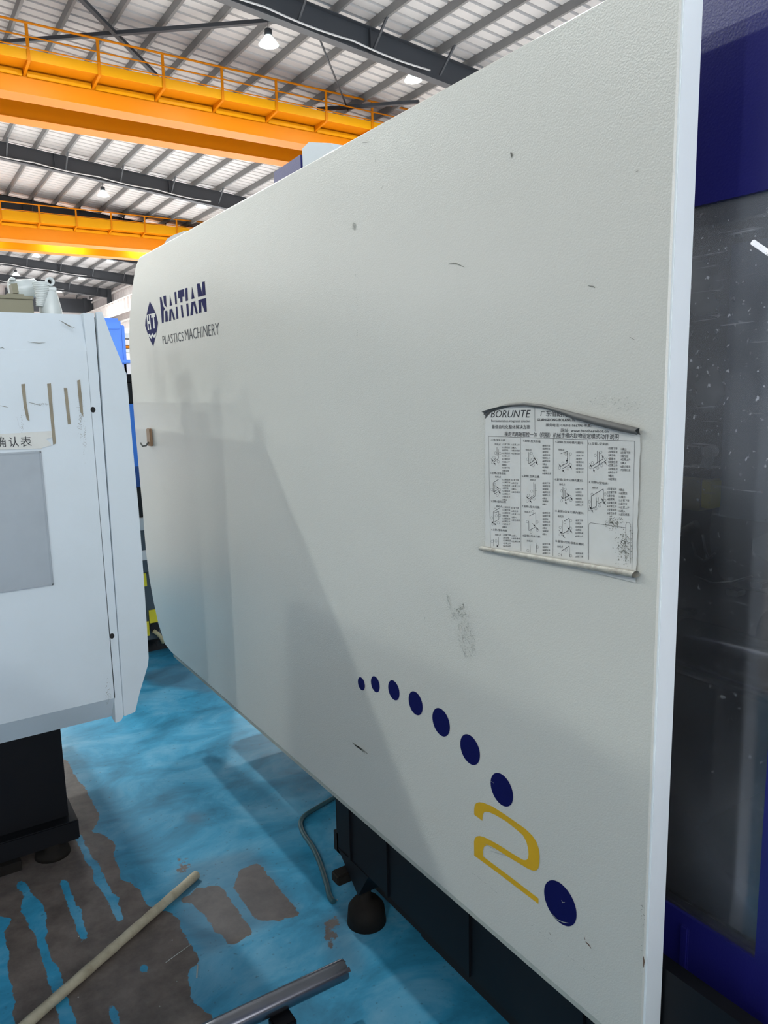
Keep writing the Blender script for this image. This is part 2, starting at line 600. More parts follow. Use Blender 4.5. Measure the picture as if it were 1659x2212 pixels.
def build_floor():
    st = 0.011
    fx = np.concatenate([[-40, -20, -8, -3, -1], np.arange(-0.3, 2.2, st), [3, 6, 10, 16.2]])
    fy = np.concatenate([[-22, -12, -5, 0, 0.8], np.arange(1.15, 5.0, st), [6, 9, 14, 22, 40, 69.5]])
    X, Y = np.meshgrid(fx, fy, indexing='ij')
    wear = np.zeros(X.shape)
    stain = np.zeros(X.shape)

    def P(poly, off=(0, 0), s=1.0):
        return [fl(off[0] + a / s, off[1] + b / s) for a, b in poly]
    # bare concrete zone at the left
    A = [(100, 1600), (141.7, 1641.7), (162.7, 1671.8), (181, 1702), (205, 1744), (217, 1765), (196, 1798), (229, 1804), (250, 1825),
         (246, 1847), (258, 1880), (262, 1901), (289, 1910), (322, 1958), (377, 1973), (416, 2051), (434, 2076), (404, 2097), (408, 2130),
         (422, 2169), (458, 2196), (480, 2260), (430, 2450), (500, 2640), (120, 2600), (60, 2420), (45, 2290), (30, 2178), (27, 2136), (18, 2100), (18, 2051), (9, 2015), (27, 1979), (0, 1985), (-60, 1900),
         (-60, 1700)]
    wear[in_poly(X, Y, P(A))] = 1
    z2 = ((0, 1750), 3.318)
    for ln, wd in (([(130, 500), (210, 620), (240, 720), (280, 860), (310, 960), (370, 1130), (410, 1280), (470, 1450), (500, 1600)], [34, 40, 95, 50, 24, 36, 44, 50, 50]),
                   ([(430, 450), (480, 600), (540, 720), (590, 900), (635, 1050), (690, 1170), (750, 1310), (830, 1500), (850, 1600)], [8, 32, 42, 28, 12, 26, 22, 20, 14]),
                   ([(560, 170), (610, 280), (690, 430), (740, 540), (800, 630), (850, 750), (880, 830)], [26, 24, 32, 36, 40, 26, 8]),
                   ([(930, 960), (980, 1060), (1030, 1150), (1040, 1210)], [16, 24, 24, 6])):
        n = len(ln)
        L_, R_ = [], []
        for i, (a, b) in enumerate(ln):
            L_.append((a - wd[i], b))
            R_.append((a + wd[i], b))
        wear[in_poly(X, Y, P(L_ + R_[::-1], *z2))] = 0.0
    z3 = ((380, 1700), 3.19)
    Q = [[(430, 560), (570, 510), (880, 880), (720, 925), (540, 930), (390, 700)], [(120, 700), (300, 670), (540, 1000), (370, 1110), (110, 800)],
         [(30, 770), (110, 740), (125, 790), (80, 805), (30, 800)], [(990, 930), (1150, 820), (1150, 1000), (1070, 1170), (1010, 1080)],
         [(-20, 480), (110, 470), (150, 560), (60, 640), (-20, 600)], [(330, 260), (360, 250), (350, 300), (325, 300)],
         [(370, 350), (425, 360), (400, 385)], [(-40, 900), (20, 900), (90, 1110), (-20, 1150)]]
    for q, w in zip(Q, (0.8, 0.85, 1, .55, .5, .7, .7, .9)):
        wear[in_poly(X, Y, P(q, *z3))] = w
    for q, w in (([(0, 560), (520, 420), (860, 860), (520, 990), (180, 1180), (0, 900)], 0.45), ([(1000, 900), (1200, 760), (1300, 1300), (1050, 1200)], .4),
                 ([(80, 170), (200, 190), (170, 250), (70, 230)], .6)):
        stain[in_poly(X, Y, P(q, *z3))] = w
    # a wide rubbed aisle mark beyond
    for q in ([(305, 1455), (395, 1430), (480, 1500), (330, 1480)],):
        stain[in_poly(X, Y, [fl(*p) for p in q])] = 0.5
    wear = blur(wear, 1)
    stain = blur(stain, 4)
    nx, ny = len(fx), len(fy)
    vs = np.stack([X.ravel(), Y.ravel(), np.zeros(X.size)], 1)
    i = np.arange(nx - 1)[:, None] * ny + np.arange(ny - 1)[None]
    i = i.ravel()
    fs = np.stack([i, i + ny, i + ny + 1, i + 1], 1)
    me = bpy.data.meshes.new('floor')
    me.from_pydata(vs.tolist(), [], fs.tolist())
    for nm, arr in (('wear', wear), ('stain', stain)):
        a = me.attributes.new(nm, 'FLOAT', 'POINT')
        a.data.foreach_set('value', arr.ravel().astype(np.float32))
    me.materials.append(M['floor'])
    o = bpy.data.objects.new('floor', me)
    COL.objects.link(o)
    o['kind'] = 'structure'
    o['label'] = 'blue painted concrete floor worn through to brown in patches'
    return o


build_floor()

# ------------------------------------------------------------------ the hall: roof
RS = 0.092                       # fall of the roof towards the right wall
XR = -9.0                        # ridge


def rz(x):                       # underside of the purlins' bearing line
    return 11.1 - RS * x if x >= XR else 11.1 - RS * XR - RS * (XR - x)


EAVE = 16.0
Y0, Y1 = -14.0, 69.0


def ribbed(x0, x1):
    """trapezoidal sheet: ribs run down the slope, one strip per profile step"""
    mb = MB()
    zt = 0.20
    prof = []
    y = Y0
    while y < Y1:
        prof += [(y, 0.0), (y + 0.265, 0.0), (y + 0.29, 0.055), (y + 0.345, 0.055), (y + 0.37, 0.0)]
        y += 0.37
    vs, fs = [], []
    for (yy, h) in prof:
        vs.append((x0, yy, rz(x0) + zt + h))
        vs.append((x1, yy, rz(x1) + zt + h))
    for i in range(len(prof) - 1):
        fs.append((2 * i, 2 * i + 1, 2 * i + 3, 2 * i + 2))
    mb.add(vs, fs)
    return mb


ceil = ribbed(XR, EAVE + 0.3).build('ceiling', 'roof_sheet', kind='structure')
ceil['label'] = 'ribbed sheet metal roof on grey purlins'
ribbed(-34.0, XR).build('roof_slope', 'roof_sheet', ceil)

RAFT = [16.6 + 7.6 * k for k in range(-3, 8)]
# purlins along the hall
px = 15.75
pur = None
while px > XR + 0.3:
    zz = rz(px)
    if pur is None:
        mb = MB()
        # C section
        mb.box((-0.005, Y0, 0), (0.005, Y1, 0.2)).box((-0.005, Y0, 0), (0.07, Y1, 0.012)).box((-0.005, Y0, 0.188), (0.07, Y1, 0.2))
        pur = mb.build('purlin', 'purlin_grey', ceil)
        o = pur
    else:
        o = pur.copy()
        COL.objects.link(o)
    o.location = (px, 0, zz)
    px -= 1.0


def rafter(y):
    """I-section portal rafter, deeper towards the eave, as part of the roof"""
    mb = MB()
    for xa, xb in ((XR, EAVE - .35), (-34, XR)):
        dA = 0.50
        dB = 0.62 if xa == XR else .5
        za, zb = rz(xa), rz(xb)
        w = 0.24
        mb.prism([(xa, y - .008, za), (xb, y - .008, zb), (xb, y - .008, zb - dB), (xa, y - .008, za - dA)], (0, .016, 0))
        mb.prism([(xa, y - w / 2, za), (xb, y - w / 2, zb), (xb, y - w / 2, zb - .018), (xa, y - w / 2, za - .018)], (0, w, 0))
        mb.prism([(xa, y - w / 2, za - dA), (xb, y - w / 2, zb - dB), (xb, y - w / 2, zb - dB - .018), (xa, y - w / 2, za - dA - .018)], (0, w, 0))
    x = 15.0
    while x > 2:
        mb.box((x - .008, y - .11, rz(x) - .5), (x + .008, y + .11, rz(x)))
        x -= 4.3
    return mb.build('rafter', 'steel_dark', ceil)


for y in RAFT:
    rafter(y)

# fly braces from the rafter's lower flange up to the purlins, conduit along each rafter
for y in RAFT[3:]:
    for k in range(0, 8):
        x = 14.75 - 2.0 * k
        mb = MB()
        mb.bar((x + .02, y - .10, rz(x) - .48), (x + .02, y - .75, rz(x) + .04), .05, .05)
        mb.build('fly_brace', 'steel_dark', ceil)
for y in (RAFT[3], RAFT[5], RAFT[8], RAFT[9]):
    pts = []
    for k in range(0, 40):
        x = 12.4 - k * .25
        if x < 1.0:
            break
        pts.append((x, y - .18, rz(x) - .50 - .05 * abs(math.sin(k * .35))))
    MB().tube(pts, .022, 8).build('conduit', 'conduit', ceil)

# wind bracing between rafters
for a, b in (((0, 92), (628, 42)), ((172, -6), (340, 166)), ((681, 60), (752, 238)), ((690, 236), (905, 220))):
    def onroof(p):
        d = _f + _R * (p[0] - IW / 2) / FP - _U * (p[1] - IH / 2) / FP
        t = (10.95 - CAM[2]) / (d[2] + RS * d[0])
        return Vector(CAM + d * t)
    p, q = onroof(a), onroof(b)
    e = (q - p)
    if a[0] == 681:
        MB().tube([p, q], .025, 8).build('tie_rod', 'steel_dark', ceil)
    else:
        MB().bar(p - e * (.02 if a[0] != 172 else .45), q, .11, .09).build('wind_brace', 'steel_dark', ceil)

# ------------------------------------------------------------------ the hall: right wall, end wall
wr = MB()
yy = 30.0
vs, fs = [], []
prof = []
while yy < Y1:
    prof += [(yy, 0), (yy + .25, 0), (yy + .3, .05), (yy + .45, .05), (yy + .5, 0)]
    yy += .5
for (a, h) in prof:
    vs += [(16.0 + h, a, 6.2), (16.0 + h, a, rz(16) + .2)]
for i in range(len(prof) - 1):
    fs.append((2 * i, 2 * i + 2, 2 * i + 3, 2 * i + 1))
wr.add(vs, fs)
wr.box((16.0, 30, 0), (16.1, Y1, 1.2))
wall_r = wr.build('wall_right', 'wall_sheet', kind='structure')
for z in (7.0, 8.6, 9.3):
    MB().box((15.85, 30, z), (15.98, Y1, z + .12)).build('girt', 'beam_white', wall_r)
for y in RAFT[5:]:
    mb = MB()
    mb.box((15.55, y - .14, 8.3), (15.85, y + .14, rz(15.6)))
    mb.box((15.5, y - .16, 0.0), (15.9, y + .16, 7.4))
    mb.build('column', 'steel_dark', wall_r)
# window band in the right wall: open light, mullions and rails
mb = MB()
y = 30.0
while y <= Y1:
    mb.box((16.0, y - .04, 1.2), (16.08, y + .04, 6.2))
    y += 1.5
for z in (1.2, 2.8, 4.4, 6.15):
    mb.box((16.0, 30, z), (16.08, Y1, z + .06))
win = mb.build('window_1', 'beam_white', kind='structure')

mb = MB()
mb.box((-34, 69.2, 0), (16.2, 69.4, 12.2))
we = mb.build('wall_end', 'wall_sheet', kind='structure')
mb = MB()
mb.box((-34, 68.9, 8.5), (16.0, 69.2, 9.6))
mb.build('girt', 'steel_dark', we)
for x in (15.4, 9.5, 3.5):
    MB().box((x - .15, 68.85, 0), (x + .15, 69.15, rz(x))).build('column', 'steel_dark', we)

# long left wall with its window band, and the wall behind with its gate
mb = MB()
mb.box((-34.2, Y0, 0), (-34, 36, 10.2)).box((-34.2, 36, 0), (-34, 67, 2.4)).box((-34.2, 67, 0), (-34, Y1, 10.2)).box((-34.2, 36, 9.3), (-34, 67, 10.2))
mb.build('wall_left', 'wall_sheet', kind='structure')
mb = MB()
y = 36.0
while y <= 67:
    mb.box((-34.1, y - .06, 2.4), (-34.02, y + .06, 9.3))
    y += 3.1
mb.box((-34.1, 36, 5.8), (-34.02, 67, 5.9))
mb.build('window_2', 'beam_white', kind='structure')
mb = MB()
mb.box((-34, Y0 - .2, 0), (-9, Y0, 12)).box((-9, Y0 - .2, 9.0), (16.2, Y0, 12))
mb.build('wall_back', 'wall_sheet', kind='structure')
MB().box((16.0, Y0, 0), (16.2, 30, 9.9)).build('wall_right_near', 'wall_sheet', kind='structure')

# crane runway beam along the right wall with stiffeners
rb = thing('crane_runway_beam', (15.2, 45, 7.4), 'pale crane runway beam with closely set upright stiffeners along the far right wall', 'beam')
MB().box((15.1, 34, 7.4), (15.12, Y1 - .4, 8.25)).build('web', 'beam_white', rb)
MB().box((14.95, 34, 8.25), (15.3, Y1 - .4, 8.30)).build('flange', 'beam_white', rb)
MB().box((14.95, 34, 7.38), (15.3, Y1 - .4, 7.42)).build('flange', 'beam_white', rb)
mb = MB()
y = 34.3
while y < Y1 - .5:
    mb.box((14.97, y, 7.42), (15.1, y + .12, 8.25))
    y += .85
mb.build('stiffener', 'wall_sheet', rb)

# ------------------------------------------------------------------ high-bay lamps
LX = [12.5, 8.4, 4.3, 0.2, -3.9, -8.0, -12.1, -16.2]
LY = [17.3 + 7.85 * k for k in range(-3, 8)]
LZ = 9.52


def make_lamp():
    t = thing('high_bay_lamp', (0, 0, 0), '', 'lamp')
    MB().lathe([(.001, .34), (.05, .34), (.07, .33), (.085, .20), (.10, .17), (.18, .08), (.235, .0), (.225, .0), (.17, .075), (.09, .16), (.001, .17)],
               (0, 0, 0), 28).build('shade', 'lamp_shade', t)
    MB().lathe([(.0005, .03), (.12, .028), (.215, .012), (.222, .002), (.12, -.012), (.0005, -.02)], (0, 0, 0), 28).build('diffuser', 'lamp_glow', t)
    MB().lathe([(.001, .345), (.06, .345), (.085, .33), (.09, .24), (.095, .20), (.001, .20)], (0, 0, 0), 20).build('housing', 'steel_dark', t)
    MB().tube([(0, 0, .34), (0, 0, .95)], .008, 6).build('cord', 'steel_dark', t)
    return t


proto = make_lamp()
visible = {(12.5, 3): 'bright high-bay lamp hanging beside the near rafter, above the upright white door',
           (8.4, 3): 'bright high-bay lamp hanging nearest, above the near yellow crane and its handrail',
           (8.4, 5): 'high-bay lamp under the sheet roof between the two yellow cranes, left of the pair',
           (12.5, 5): 'high-bay lamp between the two yellow cranes, close to the white door top',
           (8.4, 7): 'small far high-bay lamp just below the far yellow crane, left one of the pair',
           (12.5, 7): 'small far high-bay lamp just below the far yellow crane, right one beside the white door',
           (8.4, 8): 'tiny far high-bay lamp near the left picture edge, above the clear hopper loader',
           (12.5, 8): 'tiny far high-bay lamp over the far wall corner, right above the white flanged pipe',
           (12.5, 9): 'tiny lamp low between the white flanged pipe and the far dark wall beam'}
first = True
for j, y in enumerate(LY):
    for x in LX:
        inv = (x, j) in visible
        if inv:
            t = proto if first else copy_tree(proto)
            first = False
            t.location = (x, y, LZ)
            t['label'] = visible[(x, j)]
            t['group'] = 'high-bay lamps under the roof'
        if (3 <= j <= 8 and x > -9) or (j, x) in ((0, -8.0), (1, -12.1), (2, -12.1), (2, -8.0), (2, 8.4), (2, 12.5)) or (j == 2 and x == 0.2):   # seen rows, plus unseen lamps added to light door, floor gap and roof
            ld = bpy.data.lights.new('lamp_light', 'AREA')
            ld.shape = 'DISK'
            ld.size = 0.42
            ld.energy = LAMP_W
            ld.color = (0.93, 1.0, 0.97)
            lo = bpy.data.objects.new('lamp_light', ld)
            COL.objects.link(lo)
            lo.location = (x, y, LZ - .03)


# ------------------------------------------------------------------ overhead cranes
def crane(Yc, k, dims, x0, x1, yawdeg, name_label, loc_x):
    """double-girder overhead crane; dims give the heights above the floor and the depth offsets"""
    t = thing('overhead_crane', (loc_x, Yc, dims['web_bot']), name_label, 'crane', 'yellow overhead cranes')
    O = Vector((loc_x, Yc, dims['web_bot']))
    rt, rm, ft, fb = dims['rail_top'], dims['rail_mid'], dims['fas_top'], dims['fas_bot']
    y1, y2, y3, y4 = dims['g1'], dims['g1b'], dims['g2'], dims['g2b']
    wb = dims['web_bot']

    def B(mb, nm, mat='yellow_crane'):
        return mb.build(nm, mat, t)
    # walkway
    mb = MB()
    mb.box((x0, Yc, fb), (x1, Yc + .012, ft))
    B(mb, 'toe_board', 'yellow_lit')  # brighter light on the board is in its colour
    mb = MB()
    mb.box((x0, Yc + .012, fb + .03), (x1, y1, fb + .05))
    B(mb, 'walkway_deck')
    # brackets + posts
    s = dims['pitch']
    xp = dims['xp']
    while xp > x0 + .3:
        xp -= s
    xp += s
    while xp < x1:
        mb = MB()
        mb.box((xp - .035, Yc - .03, fb - .02), (xp + .035, Yc - .005, rt))
        B(mb, 'rail_post')
        mb = MB()
        mb.prism([(xp - .03, Yc - .02, fb - .03), (xp - .03, y1, fb - .12), (xp - .03, y1, fb + .03), (xp - .03, Yc - .02, fb + .03)], (.06, 0, 0))
        B(mb, 'bracket')
        xp += s
    mb = MB()
    mb.tube([(x0, Yc - .02, rt), (x1, Yc - .02, rt)], .028, 8)
    B(mb, 'handrail')
    if rm:
        B(MB().tube([(x0, Yc - .02, rm), (x1, Yc - .02, rm)], .02, 8), 'middle_rail')
    B(MB().tube([(x0, Yc - .02, ft + .03), (x1, Yc - .02, ft + .03)], .016, 8), 'lower_rail')
    # girders
    for a, b in ((y1, y2), (y3, y4)):
        mb = MB()
        mb.box((x0, a + .02, wb + .02), (x1, b - .02, ft - .05))
        mb.box((x0, a - .0, wb), (x1, b, wb + .02))
        mb.box((x0, a - .0, ft - .05), (x1, b, ft))
        B(mb, 'girder')
    # pipe duct on the near girder below the walkway
    xp = dims['xp']
    while xp > x0 + .3:
        xp -= s
    while xp < x1:
        a, b = max(x0, xp + .05), min(x1, xp + s - .05)
        if b > a:
            B(MB().rbox((a, y1 - .06, fb - .13), (b, y1 + .0, fb - .01), .01), 'cable_duct', 'yellow_lit')
        xp += s
    # end carriage at the runway
    B(MB().rbox((x1 - .3, Yc - .3, wb - .15), (x1 + .1, y4 + .4, wb + .25), .02), 'end_carriage')
    t.rotation_euler.z = math.radians(yawdeg)
    return t


crane(20.0, 1, dict(rail_top=9.96, rail_mid=9.67, fas_top=9.41, fas_bot=9.18, g1=20.68, g1b=21.25, g2=22.45, g2b=23.0, web_bot=8.67, pitch=1.56, xp=3.67),
      -6, 14.9, 0.7, 'near yellow overhead crane with long handrail and double girder crossing under the roof', 3.0)
crane(37.8, 1, dict(rail_top=9.96, rail_mid=None, fas_top=9.62, fas_bot=9.22, g1=38.45, g1b=39.25, g2=41.1, g2b=41.75, web_bot=8.54, pitch=1.55, xp=6.8),
      -6, 14.9, 0.0, 'far yellow overhead crane, smaller and lower in view above the left machine', 3.0)

# ------------------------------------------------------------------ right machine: door, guard, base
XD = 0.981
DT = 0.046
DY0, DY1, DZ0, DZ1 = 0.7235, 3.64, 0.444, 2.177


def dp(px_, py, lift=0.0):
    return on(px_, py, 0, XD - lift)


mach = thing('moulding_machine', (1.6, 1.6, 0), 'large injection moulding machine with huge white sliding door, navy guard and black base', 'machine')
# door slab: chamfered far corners
poly = [(DY0, DZ0), (DY0, DZ1)]
poly += [(p.y, p.z) for p in (dp(300, 555), dp(293, 572), dp(288, 600), dp(283, 640), dp(279.5, 680), dp(278, 720), dp(279, 760), dp(282, 800), dp(285.5, 850), dp(289, 900),
                              dp(293.5, 950), dp(298, 1000), dp(302.5, 1050), dp(307.5, 1100), dp(311, 1150), dp(315.5, 1200), dp(322, 1250), dp(331, 1300), dp(342, 1350), dp(356, 1393))]
poly += [(dp(370, 1405).y, DZ0)]
# drop tiny backtracking so the outline stays simple
mb = MB()
ins = 0.006
pts = [Vector((XD, a, b)) for a, b in poly]
cen = Vector((XD, (DY0 + DY1) / 2, (DZ0 + DZ1) / 2))
n = len(pts)
front = []
for i, p in enumerate(pts):
    a = (p - pts[i - 1]).normalized()
    b = (pts[(i + 1) % n] - p).normalized()
    na = Vector((0, a.z, -a.y)); nb = Vector((0, b.z, -b.y))
    nn = (na + nb)
    nn.normalize()
    if (p + nn * .01 - cen).length > (p - cen).length:
        nn = -nn
    front.append(p + nn * ins * 1.1)
rim = [p + Vector((ins, 0, 0)) for p in pts]
back = [p + Vector((DT, 0, 0)) for p in pts]
vs = front + rim + back
fs = [tuple(range(n))]
for k in (0, 1):
    for i in range(n):
        j = (i + 1) % n
        fs.append((k * n + i, k * n + j, (k + 1) * n + j, (k + 1) * n + i))
fs.append(tuple(2 * n + i for i in range(n - 1, -1, -1)))
mb.add(vs, fs)
door = fixn(mb.build('sliding_door', 'door_white', mach))
door['label'] = 'huge white sliding door with chamfered far corners'
# end flange: cool daylight from the aisle painted into its white
MB().rbox((XD + .003, DY0 - .0015, DZ0 + .001), (XD + DT, DY0 + .004, DZ1 - .001), .001).build('edge_flange', 'edge_lit_white', door, label='end edge of the door with cool daylight painted in')
# worn grey lip along the bottom edge
MB().box((XD + .004, DY0 + .01, DZ0 - .012), (XD + DT - .004, dp(372, 1405).y, DZ0)).build('bottom_lip', 'scuff_light', door)

# ---- door graphics (flat print)
PL = .0006


def flat(pts, mb):
    """flat print polygon, with pixel-traced outline laid on the door plane"""
    mb.poly([dp(a, b, PL) for a, b in pts])


def zz(pts, off, s):
    return [(off[0] + a / s, off[1] + b / s) for a, b in pts]


# blue dots growing along an arc
dots = [(781, 1477, .0), (811, 1478, 0), (851, 1491, 0), (898, 1519, 0), (953, 1560, 0), (1015.5, 1619, 0), (1084, 1705.5, 0), (1210, 1950.5, 0)]
rad = [13.5, 16.5, 20.5, 24.5, 29.0, 31, 33.5, 43.5]
for (a, b, _), r in zip(dots, rad):
    c = dp(a, b)
    R0 = (dp(a, b - r) - c).length
    pts = [Vector((XD - PL, c.y + R0 * math.cos(t), c.z + R0 * math.sin(t))) for t in (2 * math.pi * k / 40 for k in range(40))]
    MB().poly(pts).build('blue_dot', 'logo_navy', door)
# yellow ribbon numeral (outline read from the photograph)
Z5 = ((740, 1420), 2.9625)
yel = [(842, 1006), (842, 970), (846, 945), (856, 932), (875, 927), (900, 930), (960, 955), (1030, 1000), (1100, 1048), (1170, 1098), (1215, 1142), (1240, 1180),
       (1255, 1225), (1261, 1270), (1259, 1320), (1252, 1350), (1240, 1363), (1222, 1366), (1190, 1355), (1140, 1325), (1060, 1277), (990, 1232), (940, 1203),
       (918, 1204), (904, 1214), (898, 1240), (900, 1275), (1000, 1350), (1100, 1425), (1253, 1543), (1253, 1578), (1150, 1500), (1000, 1385), (842, 1268),
       (841, 1180), (846, 1158), (858, 1146), (878, 1143), (905, 1150), (960, 1178), (1020, 1213), (1080, 1252), (1130, 1282), (1158, 1297), (1174, 1298),
       (1186, 1288), (1190, 1262), (1187, 1222), (1176, 1180), (1155, 1140), (1110, 1100), (1050, 1052), (980, 1010), (940, 992), (918, 988), (905, 992), (897, 1008), (894, 1046)]
mb = MB()
flat(zz(yel, *Z5), mb)
o = mb.build('ribbon_graphic', 'logo_yellow', door, label='mustard yellow folded ribbon graphic')
bm = bmesh.new(); bm.from_mesh(o.data); bmesh.ops.triangulate(bm, faces=bm.faces[:]); bm.to_mesh(o.data); bm.free()
# company mark
ZL = ((280, 580), 7.541)
mb = MB()
for pts in ([(490, 468), (515, 465), (545, 610), (562, 640), (575, 655), (552, 690), (556, 880), (525, 888)],
            [(547, 448), (590, 440), (600, 632), (570, 600), (556, 560)], [(578, 690), (612, 685), (625, 860), (582, 870)],
            [(655, 425), (690, 598), (652, 612)], [(650, 665), (690, 655), (742, 835), (712, 838), (682, 700), (672, 850), (642, 858)],
            [(728, 385), (757, 378), (770, 578), (742, 586)], [(750, 625), (776, 622), (792, 815), (763, 822)],
            [(783, 362), (884, 335), (890, 458), (856, 462), (858, 550), (825, 556), (822, 490), (792, 488)],
            [(830, 598), (856, 594), (880, 798), (848, 804)], [(903, 322), (938, 314), (950, 524), (912, 532)], [(920, 572), (952, 568), (970, 772), (938, 780)],
            [(1015, 295), (1056, 486), (1006, 500)], [(1005, 550), (1062, 532), (1110, 735), (1080, 742), (1040, 575), (1028, 757), (988, 768)],
            [(1095, 250), (1138, 240), (1185, 420), (1180, 222), (1222, 210), (1238, 432), (1114, 466)],
            [(1118, 515), (1242, 480), (1256, 700), (1222, 706), (1165, 535), (1170, 715), (1130, 728)]):
    flat(zz(pts, *ZL), mb)
for pts in ([(327, 535), (385, 640), (425, 730), (462, 880), (448, 990), (418, 1120), (385, 1270), (340, 1180), (295, 1070), (252, 930), (258, 830), (275, 760), (300, 640)],):
    flat(zz(pts, *ZL), mb)
mb.build('company_mark', 'logo_navy', door, label='dark navy lettering and emblem')
PL = .0009
mb = MB()
for pts in ([(274, 768), (298, 762), (300, 860), (318, 856), (312, 758), (325, 755), (352, 990), (335, 995), (325, 900), (303, 905), (318, 1000), (298, 1003)],
            [(350, 752), (412, 738), (414, 790), (396, 795), (412, 975), (390, 980), (376, 800), (352, 806)],
            [(290, 752), (425, 722), (427, 736), (280, 768)],
            [(303, 1068), (325, 1062), (345, 1095), (372, 1052), (395, 1090), (430, 1042), (428, 1088), (400, 1132), (375, 1100), (352, 1150), (322, 1110), (312, 1120)]):
    flat(zz(pts, *ZL), mb)
mb.build('emblem_cutout', 'logo_white', door, label='white initials and wave inside the emblem')
mb = MB()
LET.add(mb, 'PLASTICS', dp(280 + 540 / 7.541, 580 + 1235 / 7.541, PL), dp(280 + 882 / 7.541, 580 + 1178 / 7.541, PL), (dp(375, 723) - dp(375, 742)).length, bold=-.008)
LET.add(mb, 'MACHINERY', dp(280 + 905 / 7.541, 580 + 1172 / 7.541, PL), dp(280 + 1462 / 7.541, 580 + 1072 / 7.541, PL), (dp(430, 706) - dp(430, 730)).length, bold=-.008)
sub_mb = mb
PL = .0006

# ---- scratches, rust, tape residue (flat marks)
marks, lights_, rusts = MB(), MB(), MB()


def mark(mb, pts, w, lift=.0012):
    """a thin worn stroke on the door, jittered"""
    ps = [dp(a, b, lift) for a, b in pts]
    for i in range(len(ps) - 1):
        p, q = ps[i], ps[i + 1]
        d = (q - p)
        nrm = Vector((0, d.z, -d.y)).normalized() * w / 2
        a = .35 if i == 0 else 1
        b = .35 if i == len(ps) - 2 else 1
        mb.poly([p - nrm * a, q - nrm * b, q + nrm * b, p + nrm * a])


def speck(mb, poly, n, smin, smax, lift=.0012):
    xs = [p[0] for p in poly]; ys = [p[1] for p in poly]
    c = 0
    while c < n:
        a = random.uniform(min(xs), max(xs)); b = random.uniform(min(ys), max(ys))
        if not in_poly(np.array([a]), np.array([b]), poly)[0]:
            continue
        c += 1
        p = dp(a, b, lift)
        r = random.uniform(smin, smax)
        k0 = random.random() * 6
        el = random.uniform(.4, 1.6)
        mb.poly([p + Vector((0, r * math.cos(k0 + k * 1.257) * random.uniform(.6, 1.2), r * el * math.sin(k0 + k * 1.257) * random.uniform(.6, 1.2))) for k in range(5)])


mark(marks, [(761, 1604), (770, 1612), (782, 1619), (794, 1628)], .006)
mark(marks, [(766, 1609), (776, 1615), (788, 1627)], .004)
for a in ([(918, 1333), (916, 1341)], [(847, 1333), (848, 1338)], [(798, 306), (783, 309)], [(1270, 617), (1282, 619), (1285, 622)], [(969, 570), (985, 569), (1002, 577)],
          [(827, 400), (824, 408)], [(810, 344), (811, 352)], [(1104, 328), (1104, 340)], [(1105, 330), (1107, 336)], [(1360, 728), (1372, 735)], [(1372, 372), (1379, 369)]):
    mark(marks, a, .0022)
mark(marks, [(1102, 330), (1106, 335), (1104, 341)], .004)
speck(lights_, [(963, 1285), (972, 1282), (975, 1315), (966, 1318)], 60, .0004, .0013)
speck(lights_, [(976, 1318), (1002, 1300), (1008, 1330), (985, 1340), (975, 1335)], 170, .0004, .0014)
speck(lights_, [(988, 1350), (1012, 1330), (1024, 1370), (1030, 1415), (1005, 1422), (990, 1390)], 330, .0004, .0014)
speck(lights_, [(762, 480), (769, 484), (768, 498), (760, 497)], 60, .0005, .0015)
speck(lights_, [(1250, 870), (1290, 855), (1385, 860), (1380, 890), (1300, 885)], 90, .0003, .0011)
speck(lights_, [(768, 590), (772, 590), (773, 750), (770, 750)], 45, .0003, .0014)
speck(marks, [(1384, 1950), (1394, 1950), (1390, 2060), (1384, 2060)], 30, .0003, .001)
for a in ([(1020, 1886), (1026, 1890)], [(1030, 1892), (1041, 1902)], [(1046, 1906), (1052, 1910)], [(1058, 1916), (1064, 1920)], [(1068, 1924), (1075, 1930)],
          [(1148, 2000), (1154, 1998)], [(1164, 2012), (1170, 2016)], [(1172, 2020), (1176, 2024)], [(1184, 2028), (1192, 2034)], [(1224, 2062), (1230, 2067)],
          [(1234, 2070), (1242, 2076)], [(1258, 2091), (1266, 2097)], [(1280, 2108), (1288, 2114)]):
    mark(marks, a, .0013)
mark(rusts, [(1262, 2024), (1264, 2030)], .004)
mark(rusts, [(1264, 2034), (1271, 2040), (1277, 2049)], .003)
mark(rusts, [(1390, 2066), (1391, 2076), (1390, 2090)], .003)
mark(rusts, [(1187, 2014), (1189, 2020)], .003)
mark(lights_, [(1213, 1944), (1215, 1950), (1220, 1949)], .0015, .0016)
mark(lights_, [(1193, 1975), (1203, 1986), (1216, 1992), (1228, 1994)], .0014, .0016)
mark(lights_, [(1060, 1687), (1067, 1692)], .0012, .0016)
mark(lights_, [(1046, 1822), (1060, 1830), (1073, 1838)], .002, .0016)
mark(lights_, [(1060, 1838), (1078, 1844), (1092, 1848)], .0018, .0016)
marks.build('scuff_mark', 'scuff', door, kind='stuff')
lights_.build('tape_residue', 'scuff_light', door, kind='stuff')
rusts.build('rust_chip', 'rust', door, kind='stuff')

# ---- adhesive hook near the far edge
hk = MB()
a, b = dp(321, 925), dp(331, 964)
hk.rbox((XD - .012, b.y, b.z), (XD, a.y, a.z), .003)
hook = hk.build('adhesive_hook', 'hook_brown', door)
mb = MB()
c = (a + b) / 2
mb.tube([(XD - .012, c.y, c.z - .02), (XD - .022, c.y + .006, c.z - .036), (XD - .034, c.y + .016, c.z - .038), (XD - .04, c.y + .026, c.z - .024)], .004, 8)
mb.build('hook_wire', 'switch_grey', hook)

